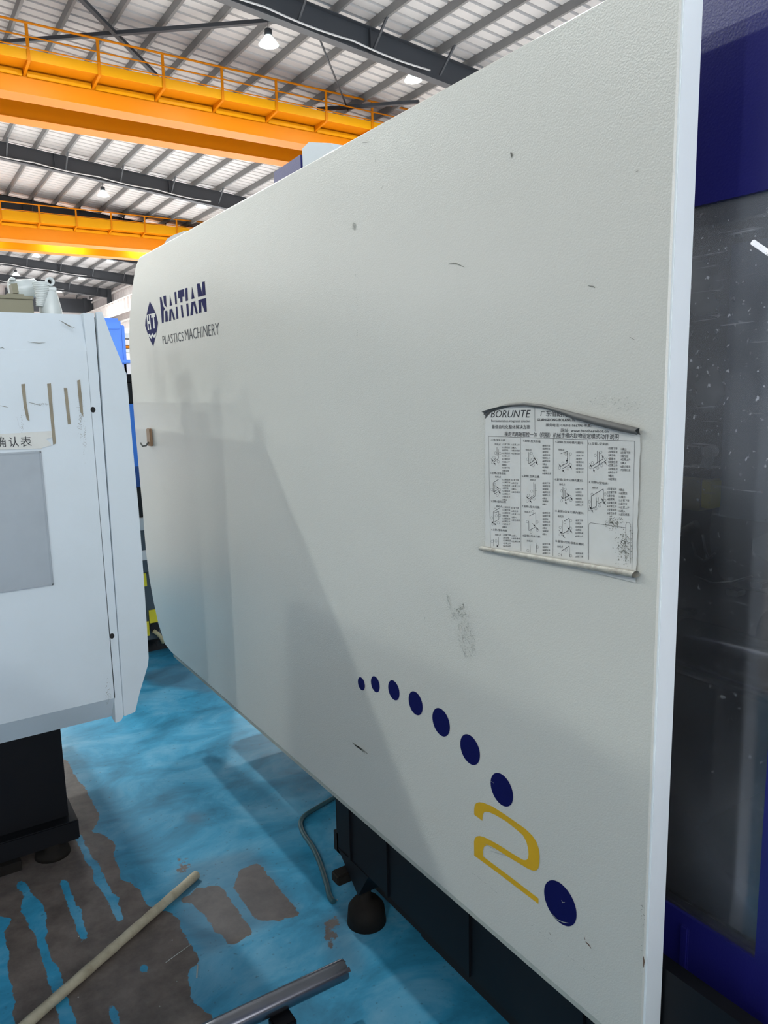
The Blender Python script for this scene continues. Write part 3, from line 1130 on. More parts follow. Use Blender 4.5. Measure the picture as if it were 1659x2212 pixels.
# ---- navy guard with acrylic window
XG = 1.12
WY0, WY1, WZ0, WZ1 = 0.614, 1.75, .65, 1.877
GY0, GY1, GZ0, GZ1 = -.55, 2.31, .30, 2.235
mb = MB()
mb.box((XG, GY0, WZ1), (XG + .02, GY1, GZ1))
mb.box((XG, GY0, GZ0), (XG + .02, GY1, WZ0))
mb.box((XG, GY0, WZ0), (XG + .02, WY0, WZ1))
mb.box((XG, WY1, WZ0), (XG + .02, GY1, WZ1))
guard = mb.build('side_guard', 'navy_paint', mach, label='navy blue side guard panel')
MB().rbox((XG + .006, WY0 - .02, WZ0 - .02), (XG + .011, WY1 + .02, WZ1 + .02), .001).build('window_pane', 'acrylic', guard, label='scratched clear acrylic window pane')
for za, zb_ in ((WZ0 - .01, WZ0 + .028), (WZ1 - .03, WZ1 + .01)):
    MB().box((XG + .0115, WY0, za), (XG + .03, WY1, zb_)).build('window_channel', 'grey_cover', guard)
# fold ridge of the guard, vertical, lower part
MB().rbox((XG - .006, .735, GZ0 + .01), (XG + .001, .752, WZ0 - .02), .003).build('guard_fold', 'navy_paint', guard)

MB().box((XG, GY0, .02), (XG + .02, .80, GZ0)).build('lower_guard', 'navy_paint', guard)

# inner cavity behind the window
mb = MB()
mb.box((1.95, -.5, .1), (2.0, 2.1, 2.2))
mb.box((1.9, -.55, 2.18), (2.0, 2.1, 2.23))
mb.box((XG + .02, -.6, .05), (2.0, -.52, 2.2))
mb.box((XG + .02, 2.02, .05), (2.0, 2.08, 2.2))
mb.box((XG + .02, -.55, .05), (2.0, 2.1, .12))
mb.build('machine_frame', 'black_matte', mach)
# tie bars along the machine
t1 = on(1452, 1548, 0, 1.30)
t2 = on(1659, 1640, 0, 1.30)
MB().tube([(1.42, -.5, 1.03), (1.42, 2.0, 1.03)], .062, 32).build('tie_bar', 'chrome', mach)
MB().tube([(1.75, -.5, 1.0), (1.75, 2.0, 1.0)], .05, 24).build('tie_bar', 'chrome', mach)
mb = MB()
mb.rbox((1.36, .98, .55), (1.9, 1.25, 1.98), .02)
mb.build('platen', 'platen', mach)
mb = MB()
mb.tube([(1.60, .60, 1.29), (1.60, .95, 1.29)], .15, 40)
mb.build('mould_ring', 'platen', mach)
mb = MB()
mb.rbox((1.40, .35, .70), (1.9, .62, .95), .02)
mb.build('mould_block', 'black_paint', mach)
# small white block catching light at the right
q = [on(1626, 1163, 0, 1.45), on(1659, 1150, 0, 1.45), on(1700, 1140, 0, 1.45), on(1700, 1235, 0, 1.45), on(1659, 1213, 0, 1.45), on(1624, 1190, 0, 1.45)]
MB().prism(q, (.12, 0, 0)).build('ejector_block', 'dim_white', mach)
# limit switch with its roller lever
sw = MB()
XS = 1.27


def sp(a, b, x=XS):
    return on(a, b, 0, x)


p0, p1 = sp(1476, 1030), sp(1512, 1105)
sw.rbox((XS, p1.y, p1.z), (XS + .05, p0.y + .01, p0.z), .003)
swo = sw.build('limit_switch', 'switch_tan', mach, label='tan limit switch body behind the window')
p2 = sp(1535, 1103)
MB().rbox((XS - .001, p2.y, p2.z + .003), (XS + .045, p1.y - .001, p0.z - .002), .002).build('switch_label', 'yellow_sign', swo)
p3 = sp(1476, 1007)
MB().rbox((XS - .002, p2.y, p0.z + .001), (XS + .05, p0.y + .01, p3.z), .003).build('switch_head', 'switch_grey', swo)
c = sp(1535, 975)
MB().tube([(XS - .012, c.y, c.z), (XS + .01, c.y, c.z)], .011, 16).build('roller', 'dim_white', swo)
MB().bar((XS, c.y, c.z), (XS, sp(1524, 1010).y, sp(1524, 1010).z), .012, .016).build('lever', 'grey_cover', swo)
mb = MB()
for k in range(9):
    a = on(1474 + k * 3.4, 1150 - k * 1.9, 0, XS)
    mb.tube([a, a + Vector((0, -.004, .0025))], .0085, 12)
mb.build('corrugated_cable', 'switch_grey', swo)
# hanging hoses in the cavity
for (a, b, c_, d_) in (((1518, 1155), (1524, 1190), (1532, 1206), (1545, 1195)), ((1495, 1170), (1503, 1200), (1520, 1212), (1535, 1205)),
                       ((1500, 1245), (1540, 1260), (1580, 1258), (1625, 1245))):
    MB().tube([on(*q_, 0, 1.33) for q_ in (a, b, c_, d_)], .0025, 8).build('hose', 'platen', mach)
# worn metal glints: fixing brackets
for a, b in ((1483, 1322), (1586, 1280), (1638, 1262)):
    c = on(a, b, 0, 1.34)
    MB().rbox((1.33, c.y - .012, c.z - .006), (1.36, c.y + .012, c.z + .006), .002).build('clamp', 'chrome', mach)
# glowing bar standing in for a lamp's reflection in the pane
MB().tube([on(1626, 523, 0, 1.25), on(1690, 566, 0, 1.25)], .0045, 10).build('pane_reflection', 'reflection_glow', mach)
# grey inner sheet edge seen through upper window
c0, c1 = on(1596, 525, 0, 1.3), on(1570, 760, 0, 1.3)
MB().box((1.3, -.3, 1.35), (1.31, c1.y, c0.z)).build('inner_guard', 'grey_cover', mach)

# black base under the machine
mb = MB()
mb.box((1.032, -.5, .215), (1.06, 1.875, .60))
mb.box((1.06, -.5, .215), (1.85, 1.875, .24))
mb.box((1.06, 1.84, .215), (1.85, 1.875, .60))
base = mb.build('base_beam', 'black_paint', mach)
MB().box((1.172, -.5, 0.0), (1.8, 1.64, .215)).build('base_plinth', 'black_matte', mach)
for yv in (1.80, 1.60, 1.25, .9):
    MB().box((1.026, yv - .006, .215), (1.032, yv + .006, .60)).build('base_rib', 'black_paint', base)
MB().box((1.024, .0, .395), (1.032, 1.875, .41)).build('base_rail', 'black_paint', base)
# leveling foot at the base corner
MB().prism([(1.03, 1.875, .215), (1.03, 1.70, .215), (1.03, 1.76, .12)], (.1, 0, 0)).build('gusset', 'black_paint', mach)
ft = MB().lathe([(.001, .2), (.016, .2), (.016, .075), (.04, .07), (.055, .05), (.06, .0), (.001, .0)], (1.075, 1.79, 0), 28).build('levelling_foot', 'rubber', mach)
MB().rbox((1.0, 1.825, .12), (1.06, 1.87, .155), .006).build('foot_nut', 'rubber', ft)
# caps seen above the door
mb = MB()
g = XG
MB().prism([(g, 2.125, 2.235), (g, 2.31, 2.235), (g, 2.31, 2.285), (g, 2.125, 2.292)], (.02, 0, 0)).build('guard_top', 'navy_paint', mach)
mb = MB()
a0 = on(657, 355, 0, g); a1 = on(657, 326, 0, g)
mb.prism([(g, 2.112, 2.2355), (g, 2.112, 2.305), (g, 2.07, 2.312), (g, 1.94, 2.275), (g, 1.90, 2.2355)], (.3, 0, 0))
mb.build('top_cover', 'white_paint', mach)
mb = MB()
h = [on(352, 530, 0, 1.1), on(362, 515, 0, 1.1), on(374, 508, 0, 1.1), on(400, 498, 0, 1.1), on(412, 500, 0, 1.1), on(430, 505, 0, 1.1)]
mb.prism([h[0]] + h[1:] + [Vector((1.1, h[-1].y, 2.1)), Vector((1.1, h[0].y, 2.1))], (.4, 0, 0))
mb.build('top_cover', 'dim_white', mach)
# the machine's clamping end continues behind the door
mb = MB()
mb.rbox((1.15, 2.12, .25), (1.9, 3.35, 2.12), .03)
mb.build('clamp_housing', 'black_paint', mach)

# ------------------------------------------------------------------ curled instruction sheet
SX = XD - .0022
yl, yr = on(1050, 1050, 0, XD).y, on(1381, 1080, 0, XD).y
sheet = thing('instruction_sheet', (SX, (yl + yr) / 2, 1.29), 'curled printed instruction sheet with diagrams, stuck on the huge white door', 'poster')
ZB = on(1050, 1180, 0, XD).z
NB = 48
zlow = [(1048, 905), (1062, 890), (1100, 879), (1150, 876), (1185, 884), (1215, 893), (1245, 905), (1300, 920), (1340, 930), (1386, 940)]
zup = [(1044, 890), (1062, 884), (1100, 872), (1135, 869.5), (1175, 874), (1215, 884), (1245, 891), (1300, 904), (1340, 914), (1386, 925)]
lowyz = sorted([(on(a, b, 0, SX).y, on(a, b, 0, SX).z) for a, b in zlow])
upyz = sorted([(on(a, b, 0, SX).y, on(a, b, 0, SX).z) for a, b in zup])


def lerp(tab, y):
    return float(np.interp(y, [t_[0] for t_ in tab], [t_[1] for t_ in tab]))


# flat field with softly buckled right edge
vs, fs = [], []
NU, NV = 40, 30
for i in range(NU + 1):
    y = yl + (yr - yl) * i / NU
    zt = lerp(lowyz, y)
    for j in range(NV + 1):
        z = ZB + (zt - ZB) * j / NV
        yy = y
        if i == NU:
            yy += random.uniform(-.0012, .0012)
        if i == 0:
            yy += .0012 * math.sin(j * 2.3)
        vs.append((SX - .0006 * (i > NU - 4) * math.sin(j * .9) * .5, yy, z))
for i in range(NU):
    for j in range(NV):
        a = i * (NV + 1) + j
        fs.append((a, a + 1, a + NV + 2, a + NV + 1))
MB().add(vs, fs, True).build('paper', 'paper', sheet)
# top curl rolled forward: shows its grey back
vs, fs = [], []
NT = 14
for i in range(NU + 1):
    y = yl + (yr - yl) * i / NU
    z0, z1 = lerp(lowyz, y), lerp(upyz, y)
    u_ = i / NU
    r = max((z1 - z0) * .5, .003)
    ang = 1.2 + (min(1, u_ * 2.6)) * 3.6
    rr = r if u_ > .25 else r * (1 + (0.25 - u_) * 3)
    for k in range(NT + 1):
        th = ang * k / NT
        # arc leaves the door plane, bends toward the viewer and over
        vs.append((SX - rr * (1 - math.cos(th)), y + .002 * math.sin(k), z0 + rr * math.sin(th) + (z1 - z0 - rr) * min(1, th / 1.2)))
for i in range(NU):
    for k in range(NT):
        a = i * (NT + 1) + k
        fs.append((a, a + NT + 1, a + NT + 2, a + 1))
MB().add(vs, fs, True).build('top_curl', 'paper_back', sheet, label='grey rolled-over top edge of the sheet')
# bottom roll: spiral tube
vs, fs = [], []
NS = 26
yL2, yR2 = yl + .008, on(1376, 1244, 0, SX).y - .002
zL2, zR2 = on(1044, 1186, 0, SX - .006).z, on(1370, 1240, 0, SX - .006).z
for i in range(NU + 1):
    u_ = i / NU
    y = yL2 + (yR2 - yL2) * u_
    zc = zL2 + (zR2 - zL2) * u_
    R1 = .0048 + .0016 * u_ + .0003 * math.sin(i * 1.3)
    for k in range(NS + 1):
        th = -math.pi / 2 * 0 + k / NS * 2 * math.pi * 1.6
        rr = R1 * (1 - .22 * k / NS)
        vs.append((SX - R1 + rr * math.cos(th) + .0004, y + (.0035 * math.sin(th * .8) if i in (0, NU) else 0), zc - rr * math.sin(th)))
for i in range(NU):
    for k in range(NS):
        a = i * (NS + 1) + k
        fs.append((a, a + NS + 1, a + NS + 2, a + 1))
MB().add(vs, fs, True).build('bottom_roll', 'paper_roll', sheet, label='dirty brown rolled-up bottom edge of the sheet')

# print on the sheet
ink = MB()
ZP = ((980, 840), 3.607)


def pp(a, b, lift=.0004):
    return on(ZP[0][0] + a / ZP[1], ZP[0][1] + b / ZP[1], 0, SX - lift)


def hgt(px_):
    return (on(1200, 1000, 0, SX) - on(1200, 1000 + px_, 0, SX)).length


def T(s, x0, y0, x1, y1, h, bold=0.0, shear=0.0):
    LET.add(ink, s, pp(x0, y0), pp(x1, y1), hgt(h / ZP[1]), bold=bold, shear=shear)


def S(a, b, w=2.6):
    p, q = pp(*a), pp(*b)
    d = q - p
    nrm = Vector((0, d.z, -d.y)).normalized() * hgt(w / ZP[1]) / 2
    ink.poly([p - nrm, q - nrm, q + nrm, p + nrm])


def arrow(a, b, w=3.0):
    """stroke from a with its head at b"""
    S(a, b, w)
    d = Vector((b[0] - a[0], b[1] - a[1])).normalized()
    m_ = Vector((-d.y, d.x))
    B_ = Vector(b)
    ink.poly([pp(*(B_ + d * 3)), pp(*(B_ - d * 13 + m_ * 7)), pp(*(B_ - d * 13 - m_ * 7))])


def ring(c, r=9, w=1.6):
    n = 14
    for k in range(n):
        a0, a1 = 2 * math.pi * k / n, 2 * math.pi * (k + 1) / n
        S((c[0] + r * math.cos(a0), c[1] + r * math.sin(a0) * 1.15), (c[0] + r * math.cos(a1), c[1] + r * math.sin(a1) * 1.15), w)


T('BORUNTE', 288, 222, 600, 222, 60, .0, .25)
T('Best automation integrated solution', 293, 257, 595, 259, 19)
T('最佳自动化整体解决方案', 297, 309, 596, 311, 30, .004)
S((631, 135), (633, 332), 2.4)
T('广东伯朗特', 675, 207, 888, 215, 38, .004)
T('GUANGDONG BOLANGTE', 650, 250, 946, 253, 20, .02)
T('服务电话: 0769-81066796 传真:', 718, 291, 1074, 298, 22, .003)
T('网址: www.brotherobot.cn', 835, 335, 1205, 341, 25, .004)
T('横走式两轴驱控一体（伺服）机械手模内取物固定模式动作说明', 396, 366, 1285, 391, 36, .005)
for a, b in (((272, 370), (1410, 408)), ((272, 370), (286, 1236)), ((1410, 408), (1388, 1400)), ((521, 378), (525, 1262)), ((776, 387), (774, 1306)), ((1043, 396), (1048, 1335))):
    S(a, b, 2.4)


def rows(x, y, dy, items, x1=None, h=14):
    for k, s in enumerate(items):
        if s:
            wdt = sum(13.2 if ord(c) > 255 else 7.0 for c in s)
            T(s, x, y + dy * k, x + wdt, y + dy * k + 1.5, h)


A1 = ['1主臂下降', '2主臂前进', '3真空吸', '4主臂后退', '5主臂上升', '6主臂前进', '7姿态水平', '8横出', '9主臂下降', '10真空放']
A1b = ['11主臂上升', '12横入', '13姿态垂直', '14主臂后退']
A2 = ['1主臂前进', '2主臂下降', '3主臂后退', '4真空吸', '5主臂前进', '6主臂上升', '7姿态水平', '8横出']
A2b = ['9主臂下降', '10真空放', '11主臂上升', '12横入', '13姿态垂直']
A4 = ['1主臂下降', '2真空吸', '3主臂前进', '4主臂上升', '5姿态水平', '6横出']
A4b = ['10横入', '11姿态垂直', '12主臂后退']
Bq = ['1副臂下降', '2副臂前进', '3副臂夹', '4副臂后退', '5副臂上升', '6副臂前进', '7横出', '8副臂放', '9横入', '10副臂后退']
Bq6 = ['1副臂下降', '2副臂后退', '3副臂夹', '4副臂前进', '5副臂上升', '6横出', '7副臂放', '8横入']
Bq7 = ['1副臂前进', '2副臂下降', '3副臂夹', '4副臂后退', '5副臂上升', '6横出', '7副臂放', '8横入']
C9 = ['1副臂前进', '2副臂下降', '3副臂夹', '4副臂后退', '5副臂放', '6副臂前进', '7副臂上升']
C10 = ['1副臂下降', '2副臂夹', '3副臂前进', '4副臂放', '5副臂后退', '6副臂上升']
D13 = ['1双臂下降', '2双臂前进', '3真空吸', '4副臂夹', '5双臂后退', '6双臂上升', '7双臂前进', '8姿态水平', '9横出', '10副臂放']
D13b = ['11横出', '12主臂下降', '13真空放', '14主臂上升', '15横入', '16姿态垂直', '17双臂后退']
D14 = ['1双臂前进', '2双臂下降', '3真空吸', '4副臂夹', '5双臂后退', '6双臂上升', '7双臂前进', '8姿态水平']
D14b = ['9横出', '10副臂放', '11横出', '12主臂下降', '13真空放', '14主臂上升', '15横入', '16姿态垂直']
for s, x0, y0, x1, y1 in (('1.主臂L型吸公模:', 283, 405, 402, 407), ('2.主臂L型吸母模:', 287, 662, 408, 668), ('3.主臂U型吸公模:', 290, 882, 410, 889), ('4.主臂U型吸母模:', 292, 1103, 418, 1112),
                          ('5.副臂L型夹母模:', 540, 411, 680, 420), ('6.副臂L型夹公模:', 532, 685, 670, 694), ('7.副臂U型夹母模:', 534, 922, 672, 932), ('8.副臂U型夹公模:', 538, 1150, 676, 1160),
                          ('9.副臂L型夹母模内置料:', 792, 421, 1010, 431), ('10.副臂L型夹公模内置料:', 782, 712, 1008, 724), ('11.副臂U型夹公模内置料:', 790, 958, 1014, 978), ('12.副臂U型夹母模内置料:', 792, 1192, 1018, 1222),
                          ('13.双臂L型夹吸:', 1050, 434, 1208, 440), ('14.双臂U型吸夹:', 1046, 732, 1206, 748)):
    T(s, x0, y0, x1, y1, 18)
rows(378, 438, 22.8, A1); rows(447, 440, 23, A1b)
rows(380, 712, 22.5, A2); rows(448, 716, 23.5, A2b)
rows(380, 928, 22, A2); rows(448, 935, 23.5, A2b)
rows(385, 1144, 21.5, A4[:5]); rows(450, 1150, 22, A4b)
rows(691, 449, 24, Bq); rows(691, 740, 23.6, Bq6); rows(691, 972, 23.6, Bq7); rows(691, 1214, 24, ['1副臂下降', '2副臂夹', '3副臂前进', '4副臂上升'])
rows(952, 500, 25.5, C9); rows(950, 786, 25, C10); rows(948, 1031, 24.6, C10); rows(948, 1288, 25, ['1副臂前进', '2副臂下降'])
for k, s in enumerate(D13):
    T(s, 1204, 472 + 26.5 * k, 1204 + sum(15.8 if ord(c) > 255 else 9 for c in s), 474 + 26.5 * k, 17)
for k, s in enumerate(D13b):
    T(s, 1297, 478 + 27 * k, 1297 + sum(15.6 if ord(c) > 255 else 8.5 for c in s), 480 + 27 * k, 17)
for k, s in enumerate(D14):
    T(s, 1197, 786 + 27.2 * k, 1197 + sum(15.6 if ord(c) > 255 else 9 for c in s), 788 + 27.2 * k, 17)
for k, s in enumerate(D14b):
    T(s, 1288, 794 + 27.4 * k, 1288 + sum(15.6 if ord(c) > 255 else 8.5 for c in s), 797 + 27.4 * k, 17)
for x, y in ((319, 438), (322, 691), (330, 922), (322, 1143), (560, 481), (594, 716), (552, 965), (569, 1191), (816, 481), (822, 752), (810, 1000), (806, 1236), (1078, 778)):
    T('待机点', x, y, x + 46, y + 2, 16)
# motion diagrams
for pts in ([(337, 455), (339, 520)], [(347, 470), (348, 545)], [(345, 545), (313, 570)], [(335, 538), (302, 562)],
            [(350, 704), (307, 732)], [(307, 732), (308, 806)], [(308, 806), (342, 784)], [(316, 740), (318, 820)], [(318, 820), (352, 796)],
            [(356, 929), (308, 960)], [(308, 960), (309, 1040)], [(312, 968), (350, 955)], [(350, 955), (352, 1015)], [(352, 1015), (314, 1040)],
            [(310, 1170), (312, 1226)], [(347, 1155), (348, 1222)],
            [(582, 492), (584, 585)], [(592, 497), (596, 600)], [(584, 585), (640, 548)], [(596, 600), (648, 563)],
            [(623, 727), (624, 830)], [(633, 740), (634, 836)], [(624, 830), (580, 858)], [(634, 836), (590, 865)],
            [(590, 990), (639, 965)], [(639, 965), (640, 1060)], [(584, 1030), (586, 1104)], [(586, 1104), (636, 1076)],
            [(594, 1213), (596, 1276)], [(642, 1205), (644, 1278)],
            [(834, 505), (886, 487)], [(886, 487), (887, 575)], [(900, 492), (901, 590)], [(887, 575), (835, 604)], [(901, 590), (848, 622)],
            [(851, 764), (852, 855)], [(866, 792), (868, 872)], [(852, 855), (900, 830)], [(868, 872), (918, 842)],
            [(845, 1025), (846, 1132)], [(862, 1028), (900, 1006)], [(900, 1006), (902, 1096)], [(902, 1096), (848, 1130)],
            [(838, 1264), (900, 1224)], [(900, 1224), (902, 1310)], [(839, 1285), (840, 1306)],
            [(1119, 482), (1120, 580)], [(1133, 490), (1134, 592)], [(1070, 606), (1165, 545)], [(1084, 620), (1185, 560)],
            [(1072, 836), (1165, 780)], [(1165, 780), (1166, 876)], [(1072, 836), (1073, 936)], [(1073, 936), (1112, 914)], [(1112, 914), (1110, 845)],
            [(1124, 896), (1126, 845)], [(1124, 896), (1164, 876)], [(1110, 880), (1126, 878)]):
    S(pts[0], pts[1], 3.4)
for a, b in (((290, 540), (304, 562)), ((327, 594), (314, 576)), ((336, 762), (348, 778)), ((365, 820), (354, 800)), ((296, 1030), (308, 1048)), ((332, 1064), (318, 1048)), ((332, 1214), (346, 1232)),
             ((618, 520), (632, 548)), ((656, 592), (642, 570)), ((566, 835), (580, 855)), ((606, 888), (592, 868)), ((614, 1048), (634, 1072)), ((660, 1100), (644, 1080)),
             ((818, 584), (832, 606)), ((920, 626), (906, 600)), ((862, 652), (848, 630)), ((884, 540), (880, 568)), ((836, 836), (850, 856)), ((928, 868), (912, 848)), ((880, 900), (870, 880)), ((880, 810), (895, 832)),
             ((818, 1098), (842, 1126)), ((866, 1162), (850, 1138)), ((886, 1076), (900, 1096)), ((924, 1124), (908, 1102)),
             ((1058, 580), (1072, 606)), ((1100, 650), (1088, 628)), ((1154, 512), (1166, 540)), ((1190, 590), (1176, 566)), ((1056, 910), (1070, 934)), ((1086, 962), (1074, 942)), ((1148, 848), (1162, 872)), ((1184, 904), (1168, 880))):
    arrow(a, b)
for c in ((327, 500), (360, 503), (314, 534), (302, 575), (347, 568), (297, 785), (318, 745), (330, 768), (357, 786), (340, 830), (322, 940), (296, 1005), (359, 985), (332, 988), (303, 1052), (347, 1044),
          (330, 1185), (300, 1188), (574, 548), (605, 502), (612, 548), (644, 550), (620, 597), (608, 797), (642, 783), (582, 830), (573, 874), (625, 858), (615, 957), (574, 1035), (650, 1038), (652, 1100), (602, 1115), (652, 1232), (578, 1260),
          (874, 508), (911, 508), (850, 580), (824, 616), (890, 622), (910, 590), (840, 795), (869, 784), (840, 872), (912, 868), (905, 838), (866, 1040), (912, 1026), (830, 1080), (830, 1136), (890, 1120), (912, 1086),
          (876, 1256), (912, 1300), (822, 1292), (1103, 518), (1146, 494), (1080, 576), (1065, 612), (1122, 616), (1152, 598), (1184, 548), (1078, 822), (1180, 820), (1058, 880), (1058, 938), (1107, 934), (1137, 912), (1178, 868)):
    ring(c)
# rounded frame of the (left out) code field
for pts in ([(1052, 1330), (1052, 1062), (1058, 1048), (1070, 1044), (1338, 1082)], [(1340, 1350), (1340, 1060), (1348, 1042), (1362, 1040), (1376, 1052), (1380, 1072), (1376, 1360)]):
    for i in range(len(pts) - 1):
        S(pts[i], pts[i + 1], 2.0)
LET.flush()
sub_mb.build('company_tagline', 'logo_grey', door, label='thin grey lettering under the dark mark')
ink.build('printed_text', 'ink', sheet, label='black printed text and motion diagrams')
# flaked grey wear of the print, lower right
fl_ = MB()
for k in range(420):
    a = random.gauss(1330, 34) if k % 3 else random.gauss(1240, 40)
    b = random.gauss(1230, 75) if k % 3 else random.gauss(1040, 26)
    if not (1180 < a < 1392 and 980 < b < 1385):
        continue
    p = pp(a, b, .0007)
    r = random.uniform(.0003, .0012)
    k0 = random.random() * 6
    fl_.poly([p + Vector((0, r * math.cos(k0 + i * 1.257), r * random.uniform(.4, 1.2) * math.sin(k0 + i * 1.257))) for i in range(5)])
fl_.build('worn_speck', 'scuff', sheet, kind='stuff')

# ------------------------------------------------------------------ left machine
LYF = 2.5


def lp(a, b, lift=0.0):
    return on(a, b, 1, LYF - lift)


lm = thing('white_machine', (0.0, 3.0, 0), 'white machine cabinet at the left edge with paper tape label, on a black base', 'machine')
xr = .551
XL = -1.6
mb = MB()
prof = [(LYF + .035, 1.848), (LYF, 1.736), (LYF, .606), (LYF + .055, .522), (LYF + .06, .522), (LYF + .06, 1.848)]
mb.prism([(XL, a, b) for a, b in prof], (xr - XL, 0, 0))
fp = fixn(mb.build('front_panel', 'white_paint', lm, label='white front panel with sloped top and folded lower lip'))
mb = MB()
mb.prism([lp(180, 676), lp(203, 676), lp(267, 1546), lp(262, 1556), lp(250, 1562), lp(247, 1508), lp(187, 760)], (0, .05, 0))
fixn(mb.build('side_post', 'white_paint', lm))
mb = MB()
fpoly = [(208, 674), (220, 673), (241, 730), (260, 776), (273, 807), (277, 850), (281, 900), (290, 1000), (299.5, 1100), (307, 1200), (314, 1300), (320, 1400), (321, 1421), (319.5, 1437), (301.5, 1497), (292, 1538), (269, 1547)]
mb.prism([lp(a, b, .01) for a, b in fpoly], (0, .022, 0))
fixn(mb.build('flange_plate', 'white_paint', lm, label='tall white end plate with cut corners'))
MB().box((.586, LYF + .03, .54), (.60, LYF + .05, 1.84)).build('seam_gap', 'black_matte', lm)
# body behind
MB().box((XL, LYF + .061, .541), (.56, 3.9, 1.82)).build('cabinet_body', 'white_paint', lm)
# screw holes
for a, b in ((201, 885), (242, 1374)):
    c = lp(a, b, .0015)
    pts = [c + Vector((.0075 * math.cos(t), 0, .009 * math.sin(t))) for t in (2 * math.pi * k / 20 for k in range(20))]
    MB().prism(pts, (0, .001, 0)).build('screw_hole', 'black_matte', lm)
# grey rectangular cover with raised rim
c0, c1 = lp(105, 1265), lp(95, 976)
mb = MB()
mb.rbox((XL + .9, LYF - .004, c0.z), (c1.x - .008, LYF + .002, c1.z + .004), .004)
cov = mb.build('viewing_cover', 'grey_cover', lm, label='flat grey rectangular cover')
mb = MB()
X0, X1, Z0, Z1 = XL + .9, c1.x - .008, c0.z, c1.z + .004
mb.rbox((X0, LYF - .007, Z1 - .007), (X1, LYF, Z1), .002)
mb.rbox((X0, LYF - .007, Z0), (X1, LYF, Z0 + .008), .002)
mb.rbox((X1 - .007, LYF - .007, Z0), (X1, LYF, Z1), .002)
mb.build('cover_rim', 'grey_cover', cov)
# old brown tape pieces and residue
for k, (q, w) in enumerate((([(46, 830), (54, 829), (57, 868), (64, 910), (58, 906), (52, 880)], 0), ([(102, 829), (110, 828), (114, 880), (121, 958), (115, 961), (109, 900)], 0),
                            ([(138, 838), (145, 838), (153, 916), (147, 917)], 0), ([(167, 822), (173, 820), (178, 870), (180, 900), (174, 890), (169, 850)], 0))):
    mb = MB()
    mb.prism([lp(a, b, .0025) for a, b in q], (0, .002, 0))
    fixn(mb.build('tape_scrap', 'tape_brown', lm))
# grey paint rubs
rub = MB()
for k in range(420):
    a, b = random.choice(((174, 890, 3, 26), (174, 890, 3, 26), (174, 905, 3, 26), (182, 950, 2, 20), (48, 918, 2, 12), (90, 873, 10, 1.5), (233, 1500, 3, 14), (244, 1505, 3, 3))), 0
    x = random.gauss(a[0], a[2]); y = random.gauss(a[1], a[3])
    if x > 240 or x < 0:
        continue
    p = lp(x, y, .001)
    r = random.uniform(.0003, .0013)
    rub.poly([p + Vector((r * math.cos(t) * random.uniform(.3, 1.6), 0, r * .7 * math.sin(t))) for t in (2 * math.pi * i / 6 for i in range(6))])
rub.build('paint_rub', 'scuff', lm, kind='stuff')
for q in ([(128, 692), (138, 697), (152, 704)], [(138, 697), (150, 704), (163, 709)], [(132, 694), (146, 703), (158, 710)], [(60, 738), (84, 741), (98, 740)], [(0, 876), (9, 878), (18, 880)],
          [(62, 869), (74, 872), (88, 876)], [(36, 900), (40, 915), (43, 930)], [(0, 752), (6, 751), (10, 754)]):
    mb = MB()
    for i in range(2):
        a, b = lp(*q[i], .001), lp(*q[i + 1], .001)
        w = Vector((0, 0, .0011))
        mb.poly([a - w * (.4 + i * .6), b - w * (1 - i * .7), b + w * (1 - i * .7), a + w * (.4 + i * .6)])
    mb.build('scratch', 'scuff', lm)
# paper tape label with characters
tl = MB()
tl.prism([lp(-120, 945, .0035), lp(112, 931, .0035), (lp(113, 945, .0035)), lp(100, 948, .0035), lp(112, 962, .0035), lp(92, 967, .0035), lp(90, 969, .0035), lp(-120, 975, .0035)], (0, .002, 0))
lab = fixn(tl.build('paper_tape', 'tape_white', lm, label='strip of paper tape with printed characters'))
wm = MB()
LET.add(wm, '认', lp(20, 964, .0042), lp(41, 963, .0042), (lp(30, 944) - lp(30, 964)).length, bold=.004)
LET.add(wm, '表', lp(45, 963.5, .0042), lp(69, 962, .0042), (lp(57, 943) - lp(57, 963)).length, bold=.004)
LET.add(wm, '确', lp(-9, 964, .0042), lp(13, 964, .0042), (lp(5, 944) - lp(5, 965)).length, bold=.004)
LET.flush()
wm.build('printed_text', 'ink', lab)
# black base
mb = MB()
mb.rbox((-1.3, 2.75, .1), (.413, 3.8, .54), .004)
mb.build('base_frame', 'black_paint', lm)
mb = MB()
mb.rbox((-.2, 2.70, .035), (.436, 2.95, .108), .004)
bf = mb.build('base_foot', 'black_paint', lm)
MB().lathe([(.001, .04), (.03, .04), (.032, .022), (.055, .018), (.06, .0), (.001, .0)], (.345, 2.72, 0), 24).build('levelling_foot', 'rubber', lm)
MB().box((.05, 2.68, 0.0), (.24, 2.74, .035)).build('shim', 'rubber', lm)

# ------------------------------------------------------------------ unseen machine added left of the camera to shade floor and door
om = thing('shade_machine', (-2.1, -.4, 0), 'machine shape added left of the camera to shade the floor and lower door', 'machine')
MB().rbox((-2.9, -2.6, .12), (-1.35, 2.0, 1.75), .02).build('cabinet_body', 'white_paint', om)
MB().rbox((-2.8, -2.4, 1.75), (-1.40, 1.98, 2.55), .03).build('upper_guard', 'navy_paint', om)
MB().box((-2.8, -2.5, 0), (-1.45, 1.9, .12)).build('plinth', 'black_paint', om)

# unseen low crate added behind the camera to shade the near floor
cr_ = thing('shade_crate', (.9, -1.9, 0), 'low crate shape added behind the camera to shade the near floor', 'crate')
MB().rbox((-.8, -2.4, .14), (2.6, -1.4, 1.05), .01).build('box', 'tape_brown', cr_)
for xx in (-.7, .9, 2.4):
    MB().box((xx, -2.4, 0), (xx + .1, -1.4, .14)).build('runner', 'tape_brown', cr_)

